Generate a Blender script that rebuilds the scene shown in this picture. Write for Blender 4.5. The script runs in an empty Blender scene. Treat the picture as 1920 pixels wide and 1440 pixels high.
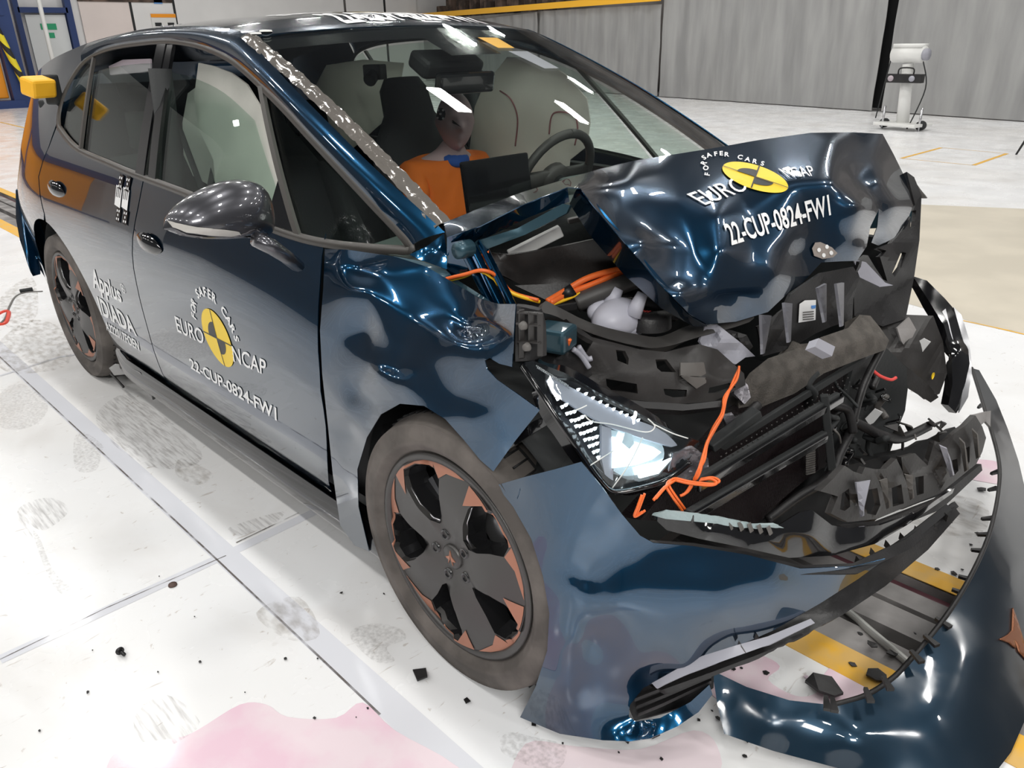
import bpy, bmesh, math, random
from mathutils import Vector, Matrix, noise
from mathutils.bvhtree import BVHTree
from mathutils.geometry import delaunay_2d_cdt
random.seed(7)
SC = bpy.context.scene
COL = SC.collection

# ------------------------------------------------------------------ camera, world, lights, exposure
FPX = 1466.23                                  # focal length for a 1920 px wide frame
AX = Vector((0.70126, 0.27575, -0.65742))      # car forward axis in camera coordinates (right, down, ahead)
AY = Vector((0.71270, -0.29334, 0.63719))
AZ = Vector((-0.01714, -0.91538, -0.40223))
CAMP = Vector((1.2048, -1.856, 1.468))
cam = bpy.data.cameras.new('camera'); camo = bpy.data.objects.new('camera', cam); COL.objects.link(camo)
cam.sensor_width = 36.0; cam.lens = FPX / 1920 * 36.0; cam.clip_start = 0.02; cam.clip_end = 200
_r = Matrix(((AX[0], -AX[1], -AX[2]), (AY[0], -AY[1], -AY[2]), (AZ[0], -AZ[1], -AZ[2])))
camo.matrix_world = Matrix.Translation(CAMP) @ _r.to_4x4()
SC.camera = camo
w = bpy.data.worlds.new('world'); SC.world = w; w.use_nodes = True
w.node_tree.nodes['Background'].inputs[0].default_value = (0.75, 0.85, 1.0, 1)
w.node_tree.nodes['Background'].inputs[1].default_value = 0.25
vs = SC.view_settings
vs.view_transform = 'Standard'; vs.look = 'None'; vs.gamma = 1.0; vs.use_curve_mapping = False
vs.exposure = 0.29
LAMP_W = 62.0
def lamp(x, y, z, sx, sy, watt, tilt=0):
    l = bpy.data.lights.new('hall_or_fill_lamp', 'AREA'); l.shape = 'RECTANGLE'; l.size = sx; l.size_y = sy
    l.energy = watt; l.color = (1.0, 0.985, 0.95)
    o = bpy.data.objects.new('hall_or_fill_lamp', l); COL.objects.link(o); o.location = (x, y, z); o.rotation_euler = (tilt, 0, 0)
for ix in range(8):
    for iy in range(6):
        lamp(-20 + ix * 3.8 + (iy % 2) * .5, -8.5 + iy * 4.3, 7.6, .85, .34, LAMP_W)
lamp(4.6, -4.6, 4.6, 2.2, 1.2, 150)      # added fill light on the camera side, brightens cabin and airbags
FILL_LAMP = [o for o in COL.objects if o.type == 'LIGHT'][-1]; FILL_LAMP.rotation_euler = (Vector((-.4, .2, .7)) - FILL_LAMP.location).to_track_quat('-Z', 'Y').to_euler()

# ------------------------------------------------------------------ pixel -> place helpers (1920x1440 frame)
def ray(p):
    c = Vector(((p[0] - 960) / FPX, (p[1] - 720) / FPX, 1.0))
    return Vector((AX.dot(c), AY.dot(c), AZ.dot(c)))
def U(px, py, x=None, y=None, z=None):
    d = ray((px, py))
    i, v = (0, x) if x is not None else (1, y) if y is not None else (2, z)
    return CAMP + d * ((v - CAMP[i]) / d[i])
def plane_hit(px, py, co, no):
    d = ray((px, py)); return CAMP + d * ((Vector(co) - CAMP).dot(no) / d.dot(no))

# ------------------------------------------------------------------ materials
def mat(name, col, rough=.5, metal=0, coat=0, bump=0, bscale=60, spec=.5, emit=None, estr=0, var=0, vscale=8, var2=None, alpha=1):
    m = bpy.data.materials.new(name); m.use_nodes = True
    nt = m.node_tree; b = nt.nodes['Principled BSDF']
    b.inputs['Base Color'].default_value = (*col, 1); b.inputs['Roughness'].default_value = rough
    b.inputs['Metallic'].default_value = metal; b.inputs['Coat Weight'].default_value = coat
    b.inputs['Coat Roughness'].default_value = .02; b.inputs['Specular IOR Level'].default_value = spec
    tc = nt.nodes.new('ShaderNodeTexCoord')
    if bump:
        n = nt.nodes.new('ShaderNodeTexNoise'); n.inputs['Scale'].default_value = bscale; n.inputs['Detail'].default_value = 4
        bu = nt.nodes.new('ShaderNodeBump'); bu.inputs['Strength'].default_value = bump; bu.inputs['Distance'].default_value = .004
        nt.links.new(tc.outputs['Object'], n.inputs['Vector']); nt.links.new(n.outputs['Fac'], bu.inputs['Height'])
        nt.links.new(bu.outputs['Normal'], b.inputs['Normal'])
    if var:
        n = nt.nodes.new('ShaderNodeTexNoise'); n.inputs['Scale'].default_value = vscale; n.inputs['Detail'].default_value = 6
        r = nt.nodes.new('ShaderNodeValToRGB'); r.color_ramp.elements[0].position = .42; r.color_ramp.elements[1].position = .62
        c2 = var2 or tuple(c * (1 - var) for c in col)
        r.color_ramp.elements[0].color = (*c2, 1); r.color_ramp.elements[1].color = (*col, 1)
        nt.links.new(tc.outputs['Object'], n.inputs['Vector']); nt.links.new(n.outputs['Fac'], r.inputs['Fac'])
        nt.links.new(r.outputs['Color'], b.inputs['Base Color'])
    if emit:
        b.inputs['Emission Color'].default_value = (*emit, 1); b.inputs['Emission Strength'].default_value = estr
    return m
def thin_glass(name, tint, refl=1.0, rough=0.0, ior=1.5):
    m = bpy.data.materials.new(name); m.use_nodes = True; nt = m.node_tree; nt.nodes.clear()
    o = nt.nodes.new('ShaderNodeOutputMaterial'); mx = nt.nodes.new('ShaderNodeMixShader')
    t = nt.nodes.new('ShaderNodeBsdfTransparent'); g = nt.nodes.new('ShaderNodeBsdfGlossy'); lw = nt.nodes.new('ShaderNodeLayerWeight'); lw.inputs[0].default_value = .5
    pw = nt.nodes.new('ShaderNodeMath'); pw.operation = 'POWER'; pw.inputs[1].default_value = 5; nt.links.new(lw.outputs['Facing'], pw.inputs[0])
    f = nt.nodes.new('ShaderNodeMapRange'); f0 = ((ior - 1) / (ior + 1)) ** 2; f.inputs[3].default_value = f0; f.inputs[4].default_value = .85; nt.links.new(pw.outputs[0], f.inputs[0])
    t.inputs[0].default_value = (*tint, 1); g.inputs['Roughness'].default_value = rough
    g.inputs['Color'].default_value = (refl, refl, refl, 1)
    nt.links.new(f.outputs[0], mx.inputs[0]); nt.links.new(t.outputs[0], mx.inputs[1]); nt.links.new(g.outputs[0], mx.inputs[2])
    nt.links.new(mx.outputs[0], o.inputs[0]); return m
def paint(name, deep, flake, spec=.5):
    m = bpy.data.materials.new(name); m.use_nodes = True; nt = m.node_tree; b = nt.nodes['Principled BSDF']
    lw = nt.nodes.new('ShaderNodeLayerWeight'); lw.inputs[0].default_value = .55
    mx = nt.nodes.new('ShaderNodeMix'); mx.data_type = 'RGBA'
    mx.inputs[6].default_value = (*flake, 1); mx.inputs[7].default_value = (*deep, 1)
    nt.links.new(lw.outputs['Facing'], mx.inputs[0]); nt.links.new(mx.outputs[2], b.inputs['Base Color'])
    n = nt.nodes.new('ShaderNodeTexNoise'); n.inputs['Scale'].default_value = 900
    tc = nt.nodes.new('ShaderNodeTexCoord'); nt.links.new(tc.outputs['Object'], n.inputs['Vector'])
    b.inputs['Metallic'].default_value = .85; b.inputs['Roughness'].default_value = .22
    b.inputs['Coat Weight'].default_value = 1; b.inputs['Coat Roughness'].default_value = .012; b.inputs['Coat IOR'].default_value = 1.7
    return m
M = {}
M['paint'] = paint('petrol_blue_paint', (.001, .007, .018), (.001, .055, .130))
M['paint_dusty'] = paint('scuffed_petrol_paint', (.006, .007, .010), (.004, .030, .060))
nt = M['paint_dusty'].node_tree; b = nt.nodes['Principled BSDF']; b.inputs['Metallic'].default_value = .6; b.inputs['Roughness'].default_value = .34; b.inputs['Coat Weight'].default_value = .8
n = nt.nodes.new('ShaderNodeTexNoise'); n.inputs['Scale'].default_value = 9; n.inputs['Detail'].default_value = 9; r = nt.nodes.new('ShaderNodeMapRange'); r.inputs[1].default_value = .35; r.inputs[2].default_value = .75; r.inputs[3].default_value = .02; r.inputs[4].default_value = .30
tcx = nt.nodes.new('ShaderNodeTexCoord'); nt.links.new(tcx.outputs['Object'], n.inputs['Vector']); nt.links.new(n.outputs['Fac'], r.inputs[0]); nt.links.new(r.outputs[0], b.inputs['Coat Roughness'])
M['black_gloss'] = mat('black_gloss', (.006, .006, .007), .12, coat=.6)
M['plastic'] = mat('black_plastic', (.019, .018, .019), .45, bump=.15, bscale=180, var=.4, vscale=14)
M['plastic_g'] = mat('grey_black_plastic', (.036, .033, .032), .42, bump=.12, bscale=150, var=.35, vscale=9)
M['dark'] = mat('dark_cavity', (.008, .008, .009), .7)
M['rubber'] = mat('seal_rubber', (.05, .047, .045), .5, bump=.1)
M['trimgrey'] = mat('grey_plastic', (.12, .112, .105), .5)
M['trim'] = mat('window_trim', (.062, .057, .052), .42)
M['mirror_paint'] = mat('dark_grey_metallic', (.075, .075, .085), .3, metal=.7, coat=.9)
M['glass'] = thin_glass('window_glass', (.86, .92, .89), ior=1.5)
M['glass_ws'] = thin_glass('windscreen_glass', (.95, .975, .96), ior=1.5)
M['lens'] = thin_glass('clear_lens', (.93, .96, .97), ior=1.45)
M['tyre'] = mat('dusty_tyre', (.15, .132, .12), .85, bump=.3, bscale=40, var=.45, vscale=7)
M['rim'] = mat('dark_graphite_rim', (.085, .082, .08), .4, metal=.6)
M['rimgloss'] = mat('rim_black', (.012, .012, .013), .25, coat=.5)
M['copper'] = mat('copper_paint', (.42, .19, .125), .45, metal=.35)
M['copper_d'] = mat('copper_dark', (.30, .12, .06), .35, metal=.6)
M['steel'] = mat('bright_steel', (.62, .62, .64), .28, metal=.9)
M['alloy'] = mat('cast_alloy', (.52, .53, .56), .42, metal=.75, bump=.2, bscale=60)
M['white'] = mat('white_vinyl', (.88, .88, .88), .45)
M['yellow'] = mat('yellow_vinyl', (.90, .62, .02), .4)
M['inkblack'] = mat('black_vinyl', (.01, .01, .011), .4)
M['orange'] = mat('orange_cable', (.85, .16, .03), .4)
M['yellowc'] = mat('yellow_cable', (.95, .55, .02), .4)
M['redc'] = mat('red_cable', (.75, .05, .02), .4)
M['bag'] = mat('airbag_cloth', (.80, .78, .74), .8, bump=.5, bscale=30, var=.12, vscale=5)
M['bag2'] = mat('airbag_cloth_pink', (.80, .70, .76), .8, bump=.3, bscale=30)
M['seam'] = mat('airbag_seam', (.38, .16, .17), .8)
M['cabin'] = mat('cabin_charcoal', (.018, .02, .021), .7, bump=.2, bscale=90)
M['dash'] = mat('dashboard_green_grey', (.09, .11, .105), .7, bump=.2, bscale=120)
M['seat'] = mat('seat_fabric', (.03, .032, .035), .85, bump=.4, bscale=120)
M['skin'] = mat('dummy_skin', (.62, .46, .48), .55)
M['shirt'] = mat('orange_shirt', (1.0, .22, .02), .8, bump=.3, bscale=40)
M['bluecloth'] = mat('blue_neck', (.02, .11, .48), .7)
M['redpaint'] = mat('red_marking', (.8, .08, .07), .6)
M['bottle'] = mat('white_tank', (.50, .50, .57), .4)
M['foam'] = mat('grey_foam', (.105, .093, .082), .75, bump=.8, bscale=260, var=.35, vscale=30)
M['foil'] = mat('crinkled_foil', (.22, .21, .23), .35, metal=.6, bump=1.0, bscale=70)
M['tape'] = mat('crinkled_tape', (.17, .155, .14), .14, metal=.2, coat=1, bump=.5, bscale=40)
M['bodyin'] = mat('inner_blue_metal', (.03, .075, .10), .4, metal=.5, coat=.3)
M['lilac'] = mat('light_grey_plastic', (.36, .36, .41), .4)
M['redcore'] = mat('radiator_core', (.010, .005, .006), .5, spec=.22)
nt = M['redcore'].node_tree; wv = nt.nodes.new('ShaderNodeTexWave'); wv.inputs['Scale'].default_value = 70; wv.bands_direction = 'Y'; wv.inputs['Distortion'].default_value = 1.5
bu = nt.nodes.new('ShaderNodeBump'); bu.inputs['Strength'].default_value = .9; bu.inputs['Distance'].default_value = .004; tcw = nt.nodes.new('ShaderNodeTexCoord')
nt.links.new(tcw.outputs['Object'], wv.inputs['Vector']); nt.links.new(wv.outputs['Fac'], bu.inputs['Height']); nt.links.new(bu.outputs['Normal'], nt.nodes['Principled BSDF'].inputs['Normal'])
M['led'] = mat('led_lit', (.9, .95, 1), .4, emit=(.85, .95, 1), estr=3.5)
M['beam'] = mat('headlamp_lit', (.9, .95, 1), .3, emit=(.82, .95, 1), estr=2.4)
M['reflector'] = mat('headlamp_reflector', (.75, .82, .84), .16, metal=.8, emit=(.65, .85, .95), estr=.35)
M['yelbox'] = mat('yellow_box', (1, .52, .03), .45)
M['wallw'] = mat('wall_white', (.86, .85, .84), .7, bump=.1, bscale=4, var=.06, vscale=.7)
M['wallp'] = mat('wall_rose_white', (.84, .74, .70), .75, var=.06, vscale=.8)
M['bluesteel'] = mat('navy_steel', (.015, .04, .15), .5)
M['orangesteel'] = mat('orange_steel', (1.0, .36, .015), .5, var=.1, vscale=.6)
M['rope'] = mat('hazard_sleeve', (.8, .68, .02), .6)
M['ceil'] = mat('dark_roof_deck', (.03, .034, .04), .8)
M['wallb'] = mat('dark_hall_wall', (.10, .105, .115), .8)
M['green'] = mat('green_sign', (.02, .35, .16), .5)
M['bluep'] = mat('blue_print', (.1, .3, .7), .5)
M['shelf'] = mat('storage_brown', (.16, .11, .085), .8, var=.7, vscale=3)
M['concrete'] = mat('track_grey', (.30, .285, .28), .6, bump=.3, bscale=30, var=.45, vscale=5)
M['yelpaint'] = mat('floor_yellow_paint', (.80, .43, .03), .55, var=.3, vscale=11, var2=(.70, .43, .12))
M['maroon'] = mat('track_maroon', (.10, .035, .045), .6)
M['wire'] = mat('wire_rope', (.48, .48, .46), .45, metal=.5)
M['pink'] = mat('pink_coolant', (.86, .62, .72), .12, var=.12, vscale=6, var2=(.88, .74, .79))
M['camwhite'] = mat('white_enamel', (.78, .78, .76), .4)
for k_, c_ in (('bag', (.86, .84, .80)), ('bag2', (.84, .74, .80))):
    nt = M[k_].node_tree; b = nt.nodes['Principled BSDF']; tl = nt.nodes.new('ShaderNodeBsdfTranslucent'); tl.inputs[0].default_value = (*c_, 1)
    mx = nt.nodes.new('ShaderNodeMixShader'); mx.inputs[0].default_value = .45; nt.links.new(b.outputs[0], mx.inputs[1]); nt.links.new(tl.outputs[0], mx.inputs[2]); nt.links.new(mx.outputs[0], nt.nodes['Material Output'].inputs[0])
def streaked(name, a, b):
    m = mat(name, a, .8); nt = m.node_tree; bs = nt.nodes['Principled BSDF']
    tc = nt.nodes.new('ShaderNodeTexCoord'); mp = nt.nodes.new('ShaderNodeMapping'); mp.inputs['Scale'].default_value = (1.6, 1.6, .22)
    n = nt.nodes.new('ShaderNodeTexNoise'); n.inputs['Scale'].default_value = 2.2; n.inputs['Detail'].default_value = 7
    r = nt.nodes.new('ShaderNodeValToRGB'); r.color_ramp.elements[0].position = .35; r.color_ramp.elements[1].position = .7
    r.color_ramp.elements[0].color = (*a, 1); r.color_ramp.elements[1].color = (*b, 1)
    nt.links.new(tc.outputs['Object'], mp.inputs[0]); nt.links.new(mp.outputs[0], n.inputs['Vector'])
    nt.links.new(n.outputs['Fac'], r.inputs['Fac']); nt.links.new(r.outputs['Color'], bs.inputs['Base Color']); return m
M['curtain'] = streaked('grey_tarpaulin', (.27, .27, .27), (.38, .38, .375))
def floor_mat():
    m = mat('painted_floor', (.8, .8, .8), .22); nt = m.node_tree; b = nt.nodes['Principled BSDF']; L = nt.links.new
    tc = nt.nodes.new('ShaderNodeTexCoord')
    def nz(scale, det, dist=0, sc=None):
        n = nt.nodes.new('ShaderNodeTexNoise'); n.inputs['Scale'].default_value = scale; n.inputs['Detail'].default_value = det
        n.inputs['Distortion'].default_value = dist
        if sc:
            mp = nt.nodes.new('ShaderNodeMapping'); mp.inputs['Scale'].default_value = sc; L(tc.outputs['Object'], mp.inputs[0]); L(mp.outputs[0], n.inputs['Vector'])
        else: L(tc.outputs['Object'], n.inputs['Vector'])
        return n
    def ramp(n, p0, p1, c0, c1):
        r = nt.nodes.new('ShaderNodeValToRGB'); r.color_ramp.elements[0].position = p0; r.color_ramp.elements[1].position = p1
        r.color_ramp.elements[0].color = (*c0, 1); r.color_ramp.elements[1].color = (*c1, 1); L(n.outputs['Fac'], r.inputs['Fac']); return r
    def mul(a, c):
        x = nt.nodes.new('ShaderNodeMix'); x.data_type = 'RGBA'; x.blend_type = 'MULTIPLY'; x.inputs[0].default_value = 1
        L(a.outputs[0] if a.type != 'MIX' else a.outputs[2], x.inputs[6]); L(c.outputs[0], x.inputs[7]); return x
    a = ramp(nz(.55, 5), .3, .7, (.86, .85, .84), (.90, .91, .93))
    c = ramp(nz(1.6, 9, .6, (1, 1.6, 1)), .30, .48, (.90, .885, .87), (1, 1, 1))
    d = ramp(nz(30, 7, .6), .27, .32, (.74, .70, .67), (1, 1, 1))
    e = ramp(nz(9, 9, 2.5, (3.2, .6, 1)), .27, .33, (.72, .68, .65), (1, 1, 1))
    x = mul(a, c); x = mul(x, d); x = mul(x, e)
    L(x.outputs[2], b.inputs['Base Color'])
    r = ramp(nz(3, 5), .3, .7, (.16,) * 3, (.34,) * 3); L(r.outputs[0], b.inputs['Roughness'])
    return m
M['floor'] = floor_mat()
def smudge(name, col, scale=30, stretch=(1, 1, 1), lo=.42, hi=.58, mx=.85):
    m = mat(name, col, .6); nt = m.node_tree; b = nt.nodes['Principled BSDF']; L = nt.links.new
    tc = nt.nodes.new('ShaderNodeTexCoord'); mp = nt.nodes.new('ShaderNodeMapping'); mp.inputs['Scale'].default_value = stretch
    n = nt.nodes.new('ShaderNodeTexNoise'); n.inputs['Scale'].default_value = scale; n.inputs['Detail'].default_value = 5
    r = nt.nodes.new('ShaderNodeMapRange'); r.inputs[1].default_value = lo; r.inputs[2].default_value = hi; r.inputs[4].default_value = mx
    L(tc.outputs['Object'], mp.inputs[0]); L(mp.outputs[0], n.inputs['Vector']); L(n.outputs['Fac'], r.inputs[0]); L(r.outputs[0], b.inputs['Alpha'])
    return m
M['skid'] = smudge('rubber_smear', (.30, .27, .25), 90, (1, 1, 1), .36, .8, .30)
M['dirt'] = smudge('brown_smear', (.36, .31, .26), 18, (1, 2.0, 1), .40, .8, .45)
M['scuff'] = smudge('rubber_streaks', (.22, .19, .18), 34, (.3, 3.0, 1), .42, .75, .34)

# ------------------------------------------------------------------ object helpers
def tag(o, label=None, cat=None, group=None, kind=None):
    if label: o['label'] = label
    if cat: o['category'] = cat
    if group: o['group'] = group
    if kind: o['kind'] = kind
    return o
def empty(name, loc, label, cat, group=None):
    o = bpy.data.objects.new(name, None); COL.objects.link(o); o.location = loc; o.empty_display_size = .05
    return tag(o, label, cat, group)
def link_mesh(name, me, m, parent=None, label=None):
    o = bpy.data.objects.new(name, me); COL.objects.link(o)
    if m: me.materials.append(M[m] if isinstance(m, str) else m)
    if parent:
        o.parent = parent
        if parent.type == 'EMPTY' and not parent.parent: o.matrix_parent_inverse = Matrix.Translation(-parent.location)
    if label: o['label'] = label
    return o
def obj(name, verts, faces, m, parent=None, smooth=True, thick=0, sub=0, label=None, bevel=0, off=-1, crease=None, angle=None, edges=()):
    me = bpy.data.meshes.new(name); me.from_pydata([tuple(v) for v in verts], list(edges), [tuple(f) for f in faces]); me.update()
    if smooth: me.polygons.foreach_set('use_smooth', [True] * len(me.polygons))
    o = link_mesh(name, me, m, parent, label)
    if crease:
        at = me.attributes.new('crease_edge', 'FLOAT', 'EDGE'); key = {tuple(sorted(e.vertices)): e.index for e in me.edges}
        for a, b, c in crease:
            k = key.get(tuple(sorted((a, b))))
            if k is not None: at.data[k].value = c
    if sub: s = o.modifiers.new('s', 'SUBSURF'); s.levels = s.render_levels = sub; s.boundary_smooth = 'PRESERVE_CORNERS'
    if thick: s = o.modifiers.new('t', 'SOLIDIFY'); s.thickness = thick; s.offset = off
    if thick and smooth: s = o.modifiers.new('e', 'EDGE_SPLIT'); s.split_angle = math.radians(48)
    if bevel: s = o.modifiers.new('b', 'BEVEL'); s.width = bevel; s.segments = 2; s.limit_method = 'ANGLE'
    return o
class MB:
    """collects shapes into one mesh"""
    def __init__(s): s.v = []; s.f = []
    def add(s, vs, fs):
        n = len(s.v); s.v += [Vector(v) for v in vs]; s.f += [tuple(i + n for i in f) for f in fs]; return s
    def box(s, c, d, rot=None):
        c = Vector(c); vs = []
        for x in (-.5, .5):
            for y in (-.5, .5):
                for z in (-.5, .5):
                    q = Vector((x * d[0], y * d[1], z * d[2])); vs.append(c + (rot @ q if rot else q))
        return s.add(vs, [(0, 1, 3, 2), (4, 6, 7, 5), (0, 4, 5, 1), (2, 3, 7, 6), (0, 2, 6, 4), (1, 5, 7, 3)])
    def tube(s, pts, r, n=8, cap=True, flat=1.0):
        pts = [Vector(p) for p in pts]; rs = r if isinstance(r, (list, tuple)) else [r] * len(pts); rings = []
        up = Vector((0, 0, 1)); prev = None
        for i, p in enumerate(pts):
            t = (pts[min(i + 1, len(pts) - 1)] - pts[max(i - 1, 0)]).normalized()
            a = prev if prev else (up if abs(t.z) < .9 else Vector((1, 0, 0)))
            u = (a - t * a.dot(t)).normalized(); prev = u; v = t.cross(u)
            rings.append([p + (u * math.cos(k * 2 * math.pi / n) * flat + v * math.sin(k * 2 * math.pi / n)) * rs[i] for k in range(n)])
        vs = [q for rg in rings for q in rg]; fs = []
        for i in range(len(rings) - 1):
            for k in range(n): fs.append((i * n + k, i * n + (k + 1) % n, (i + 1) * n + (k + 1) % n, (i + 1) * n + k))
        if cap: fs += [tuple(range(n))[::-1], tuple((len(rings) - 1) * n + k for k in range(n))]
        return s.add(vs, fs)
    def lathe(s, prof, c, ax='y', n=48, a0=0, a1=2 * math.pi):
        full = abs(a1 - a0 - 2 * math.pi) < 1e-4; m_ = n if full else n + 1; vs = []; c = Vector(c)
        for k in range(m_):
            a = a0 + (a1 - a0) * k / n
            for r, h in prof:
                if ax == 'y': vs.append(c + Vector((r * math.cos(a), h, r * math.sin(a))))
                elif ax == 'z': vs.append(c + Vector((r * math.cos(a), r * math.sin(a), h)))
                else: vs.append(c + Vector((h, r * math.cos(a), r * math.sin(a))))
        L_ = len(prof); fs = []
        for k in range(n):
            for i in range(L_ - 1):
                a_, b_ = k * L_, ((k + 1) % m_) * L_; fs.append((a_ + i, a_ + i + 1, b_ + i + 1, b_ + i))
        return s.add(vs, fs)
    def prism(s, poly, d):
        """poly: 3-D ring, d: extrusion vector"""
        n = len(poly); d = Vector(d); vs = [Vector(p) for p in poly] + [Vector(p) + d for p in poly]
        return s.add(vs, [tuple(range(n))[::-1], tuple(range(n, 2 * n))] + [(i, (i + 1) % n, n + (i + 1) % n, n + i) for i in range(n)])
    def build(s, name, m, parent=None, **k): return obj(name, s.v, s.f, m, parent, **k)
def spline(pts, n=6, closed=False):
    P = [Vector(p) for p in pts]; out = []; N = len(P)
    for i in range(N if closed else N - 1):
        if closed: a, b, c, d = P[i - 1], P[i], P[(i + 1) % N], P[(i + 2) % N]
        else: a, b, c, d = P[max(i - 1, 0)], P[i], P[i + 1], P[min(i + 2, N - 1)]
        for k in range(n):
            t = k / n; out.append(.5 * ((2 * b) + (c - a) * t + (2 * a - 5 * b + 4 * c - d) * t * t + (3 * b - a - 3 * c + d) * t ** 3))
    if not closed: out.append(P[-1])
    return out
def inside(p, poly):
    c = False; n = len(poly); x, y = p; j = n - 1
    for i in range(n):
        xi, yi = poly[i]; xj, yj = poly[j]
        if (yi > y) != (yj > y) and x < (xj - xi) * (y - yi) / (yj - yi) + xi: c = not c
        j = i
    return c
def fill(outline, step=.03, holes=(), jitter=0):
    """triangulate a 2-D outline with interior points: (verts2d, tris)"""
    vs = []; es = []
    def loop(l):
        dense = []
        for i, p in enumerate(l):
            q = l[(i + 1) % len(l)]; n = max(1, int(math.dist(p, q) / step)); dense += [(p[0] + (q[0] - p[0]) * k / n, p[1] + (q[1] - p[1]) * k / n) for k in range(n)]
        s0 = len(vs); vs.extend(Vector(p) for p in dense); es.extend((s0 + i, s0 + (i + 1) % len(dense)) for i in range(len(dense)))
    loop(outline)
    for h in holes: loop(h)
    bd = list(vs); x0 = min(p[0] for p in outline); x1 = max(p[0] for p in outline); y0 = min(p[1] for p in outline); y1 = max(p[1] for p in outline)
    r = 0; y = y0
    while y < y1:
        x = x0 + (step / 2 if r % 2 else 0)
        while x < x1:
            if inside((x, y), outline) and not any(inside((x, y), h) for h in holes) and all((b.x - x) ** 2 + (b.y - y) ** 2 > (step * .45) ** 2 for b in bd): vs.append(Vector((x, y)))
            x += step
        y += step * .87; r += 1
    ov, oe, of, _, _, _ = delaunay_2d_cdt(vs, es, [], 1, 1e-6)
    fs = []
    for f in of:
        c = sum((ov[i] for i in f), Vector((0, 0))) / len(f)
        if inside(c, outline) and not any(inside(c, h) for h in holes):
            a, b, c_ = (ov[i] for i in f[:3]); ar = (b - a).cross(c_ - a)
            if abs(ar) > step * step * 2e-3: fs.append(tuple(f) if ar > 0 else tuple(reversed(f)))
    return ov, fs
def surf(name, outline, fn, m, parent, step=.03, holes=(), thick=.003, label=None, flip=False, smooth=True, off=-1):
    ov, fs = fill(outline, step, holes)
    if flip: fs = [tuple(reversed(f)) for f in fs]
    return obj(name, [fn(p.x, p.y) for p in ov], fs, m, parent, smooth=smooth, thick=thick, label=label, off=off)
def lerp_tab(t, x):
    if x <= t[0][0]: return t[0][1]
    n = len(t)
    for i in range(n - 1):
        if x <= t[i + 1][0]:
            h = t[i + 1][0] - t[i][0]
            if h < 1e-9: return t[i + 1][1]
            s1 = (t[i + 1][1] - t[i][1]) / h
            def slope(j):
                if j <= 0 or j >= n - 1: return s1
                ha, hb = t[j][0] - t[j - 1][0], t[j + 1][0] - t[j][0]
                if ha < 1e-9 or hb < 1e-9: return s1
                return ((t[j][1] - t[j - 1][1]) / ha * hb + (t[j + 1][1] - t[j][1]) / hb * ha) / (ha + hb)
            u = (x - t[i][0]) / h; m0, m1 = slope(i) * h, slope(i + 1) * h
            return (2 * u ** 3 - 3 * u * u + 1) * t[i][1] + (u ** 3 - 2 * u * u + u) * m0 + (-2 * u ** 3 + 3 * u * u) * t[i + 1][1] + (u ** 3 - u * u) * m1
    return t[-1][1]
def ang(d): return math.radians(d)
# ================================================================== THE HALL
def Q(px, py): return U(px, py, z=0)
def struct(o): o['kind'] = 'structure'; return o
TR0, TR1 = -.165, .345     # the track channel across y
mb = MB()
mb.box((-10, (-12 + TR0) / 2, -.1), (36, TR0 + 12, .2)); mb.box((-10, (TR1 + 22) / 2, -.1), (36, 22 - TR1, .2))
floor = struct(mb.build('floor', 'floor', smooth=False))
struct(MB().box((-10, .09, -.16), (36, .6, .06)).build('track_bed', 'dark', floor, smooth=False))
for y0, y1, z, m_ in ((-.165, -.13, -.02, 'maroon'), (-.125, -.015, -.012, 'concrete'), (.045, .145, -.018, 'concrete'), (.158, .235, -.012, 'concrete'), (.24, .28, -.03, 'maroon'), (.285, .345, -.006, 'concrete')):
    struct(MB().box((-10, (y0 + y1) / 2, z - .05), (36, y1 - y0, .1)).build('track_rail', m_, floor, smooth=False))
for y0, y1 in ((-.235, -.13), (.285, .37)):
    struct(MB().box((-10, (y0 + y1) / 2, .0012), (36, y1 - y0, .002)).build('yellow_stripe', 'yelpaint', floor, smooth=False))
rp = MB(); pts = spline([U(1520, 1110, z=-.03), U(1580, 1140, z=-.02), U(1640, 1190, z=0.0), U(1700, 1240, z=0), U(1760, 1290, z=-.02)], 8)
rp.tube(pts, .011, 8); rp.tube([p + Vector((0, 0, .004)) for p in pts], .009, 5)
o = rp.build('wire_rope', 'wire', None); tag(o, 'grey twisted steel wire rope lying along the slot of the floor track', 'rope')
# slab seams and shiny bands in the floor paint
def strip(name, pts, wdt, m_, par=floor, z=.0012, seg=1, tagk=True):
    vs = []; fs = []
    for i, p in enumerate(pts):
        t = (pts[min(i + 1, len(pts) - 1)] - pts[max(i - 1, 0)]).normalized(); nrm = Vector((-t.y, t.x, 0)) * wdt / 2
        vs += [Vector((p.x, p.y, z)) + nrm, Vector((p.x, p.y, z)) - nrm]
    for i in range(len(pts) - 1): fs.append((2 * i, 2 * i + 1, 2 * i + 3, 2 * i + 2))
    o = obj(name, vs, fs, m_, par, smooth=False)
    return struct(o) if tagk else o
M['seamdark'] = smudge('seam_dirt', (.12, .10, .09), 12, (1, 1, 1), .3, .6, .8)
M['band'] = mat('smooth_floor_band', (.74, .75, .80), .12)
s0, s1 = Q(120, 765), Q(424, 1042); far = s0 + (s0 - s1) * 3; s2 = Q(735, 1325)
strip('floor_band', [far, s1, s2, s2 + (s2 - s1)], .075, 'band', z=.0006)
strip('floor_seam', [far + Vector((0, -.03, 0)), s1 + Vector((0, -.03, 0)), s2 + Vector((0, -.035, 0))], .006, 'seamdark')
strip('floor_band', [Q(0, 1237), Q(424, 1040), Q(600, 955)], .04, 'band', z=.0007)
strip('floor_seam', [Q(0, 1237), Q(200, 1140), Q(424, 1042)], .004, 'seamdark')
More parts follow.
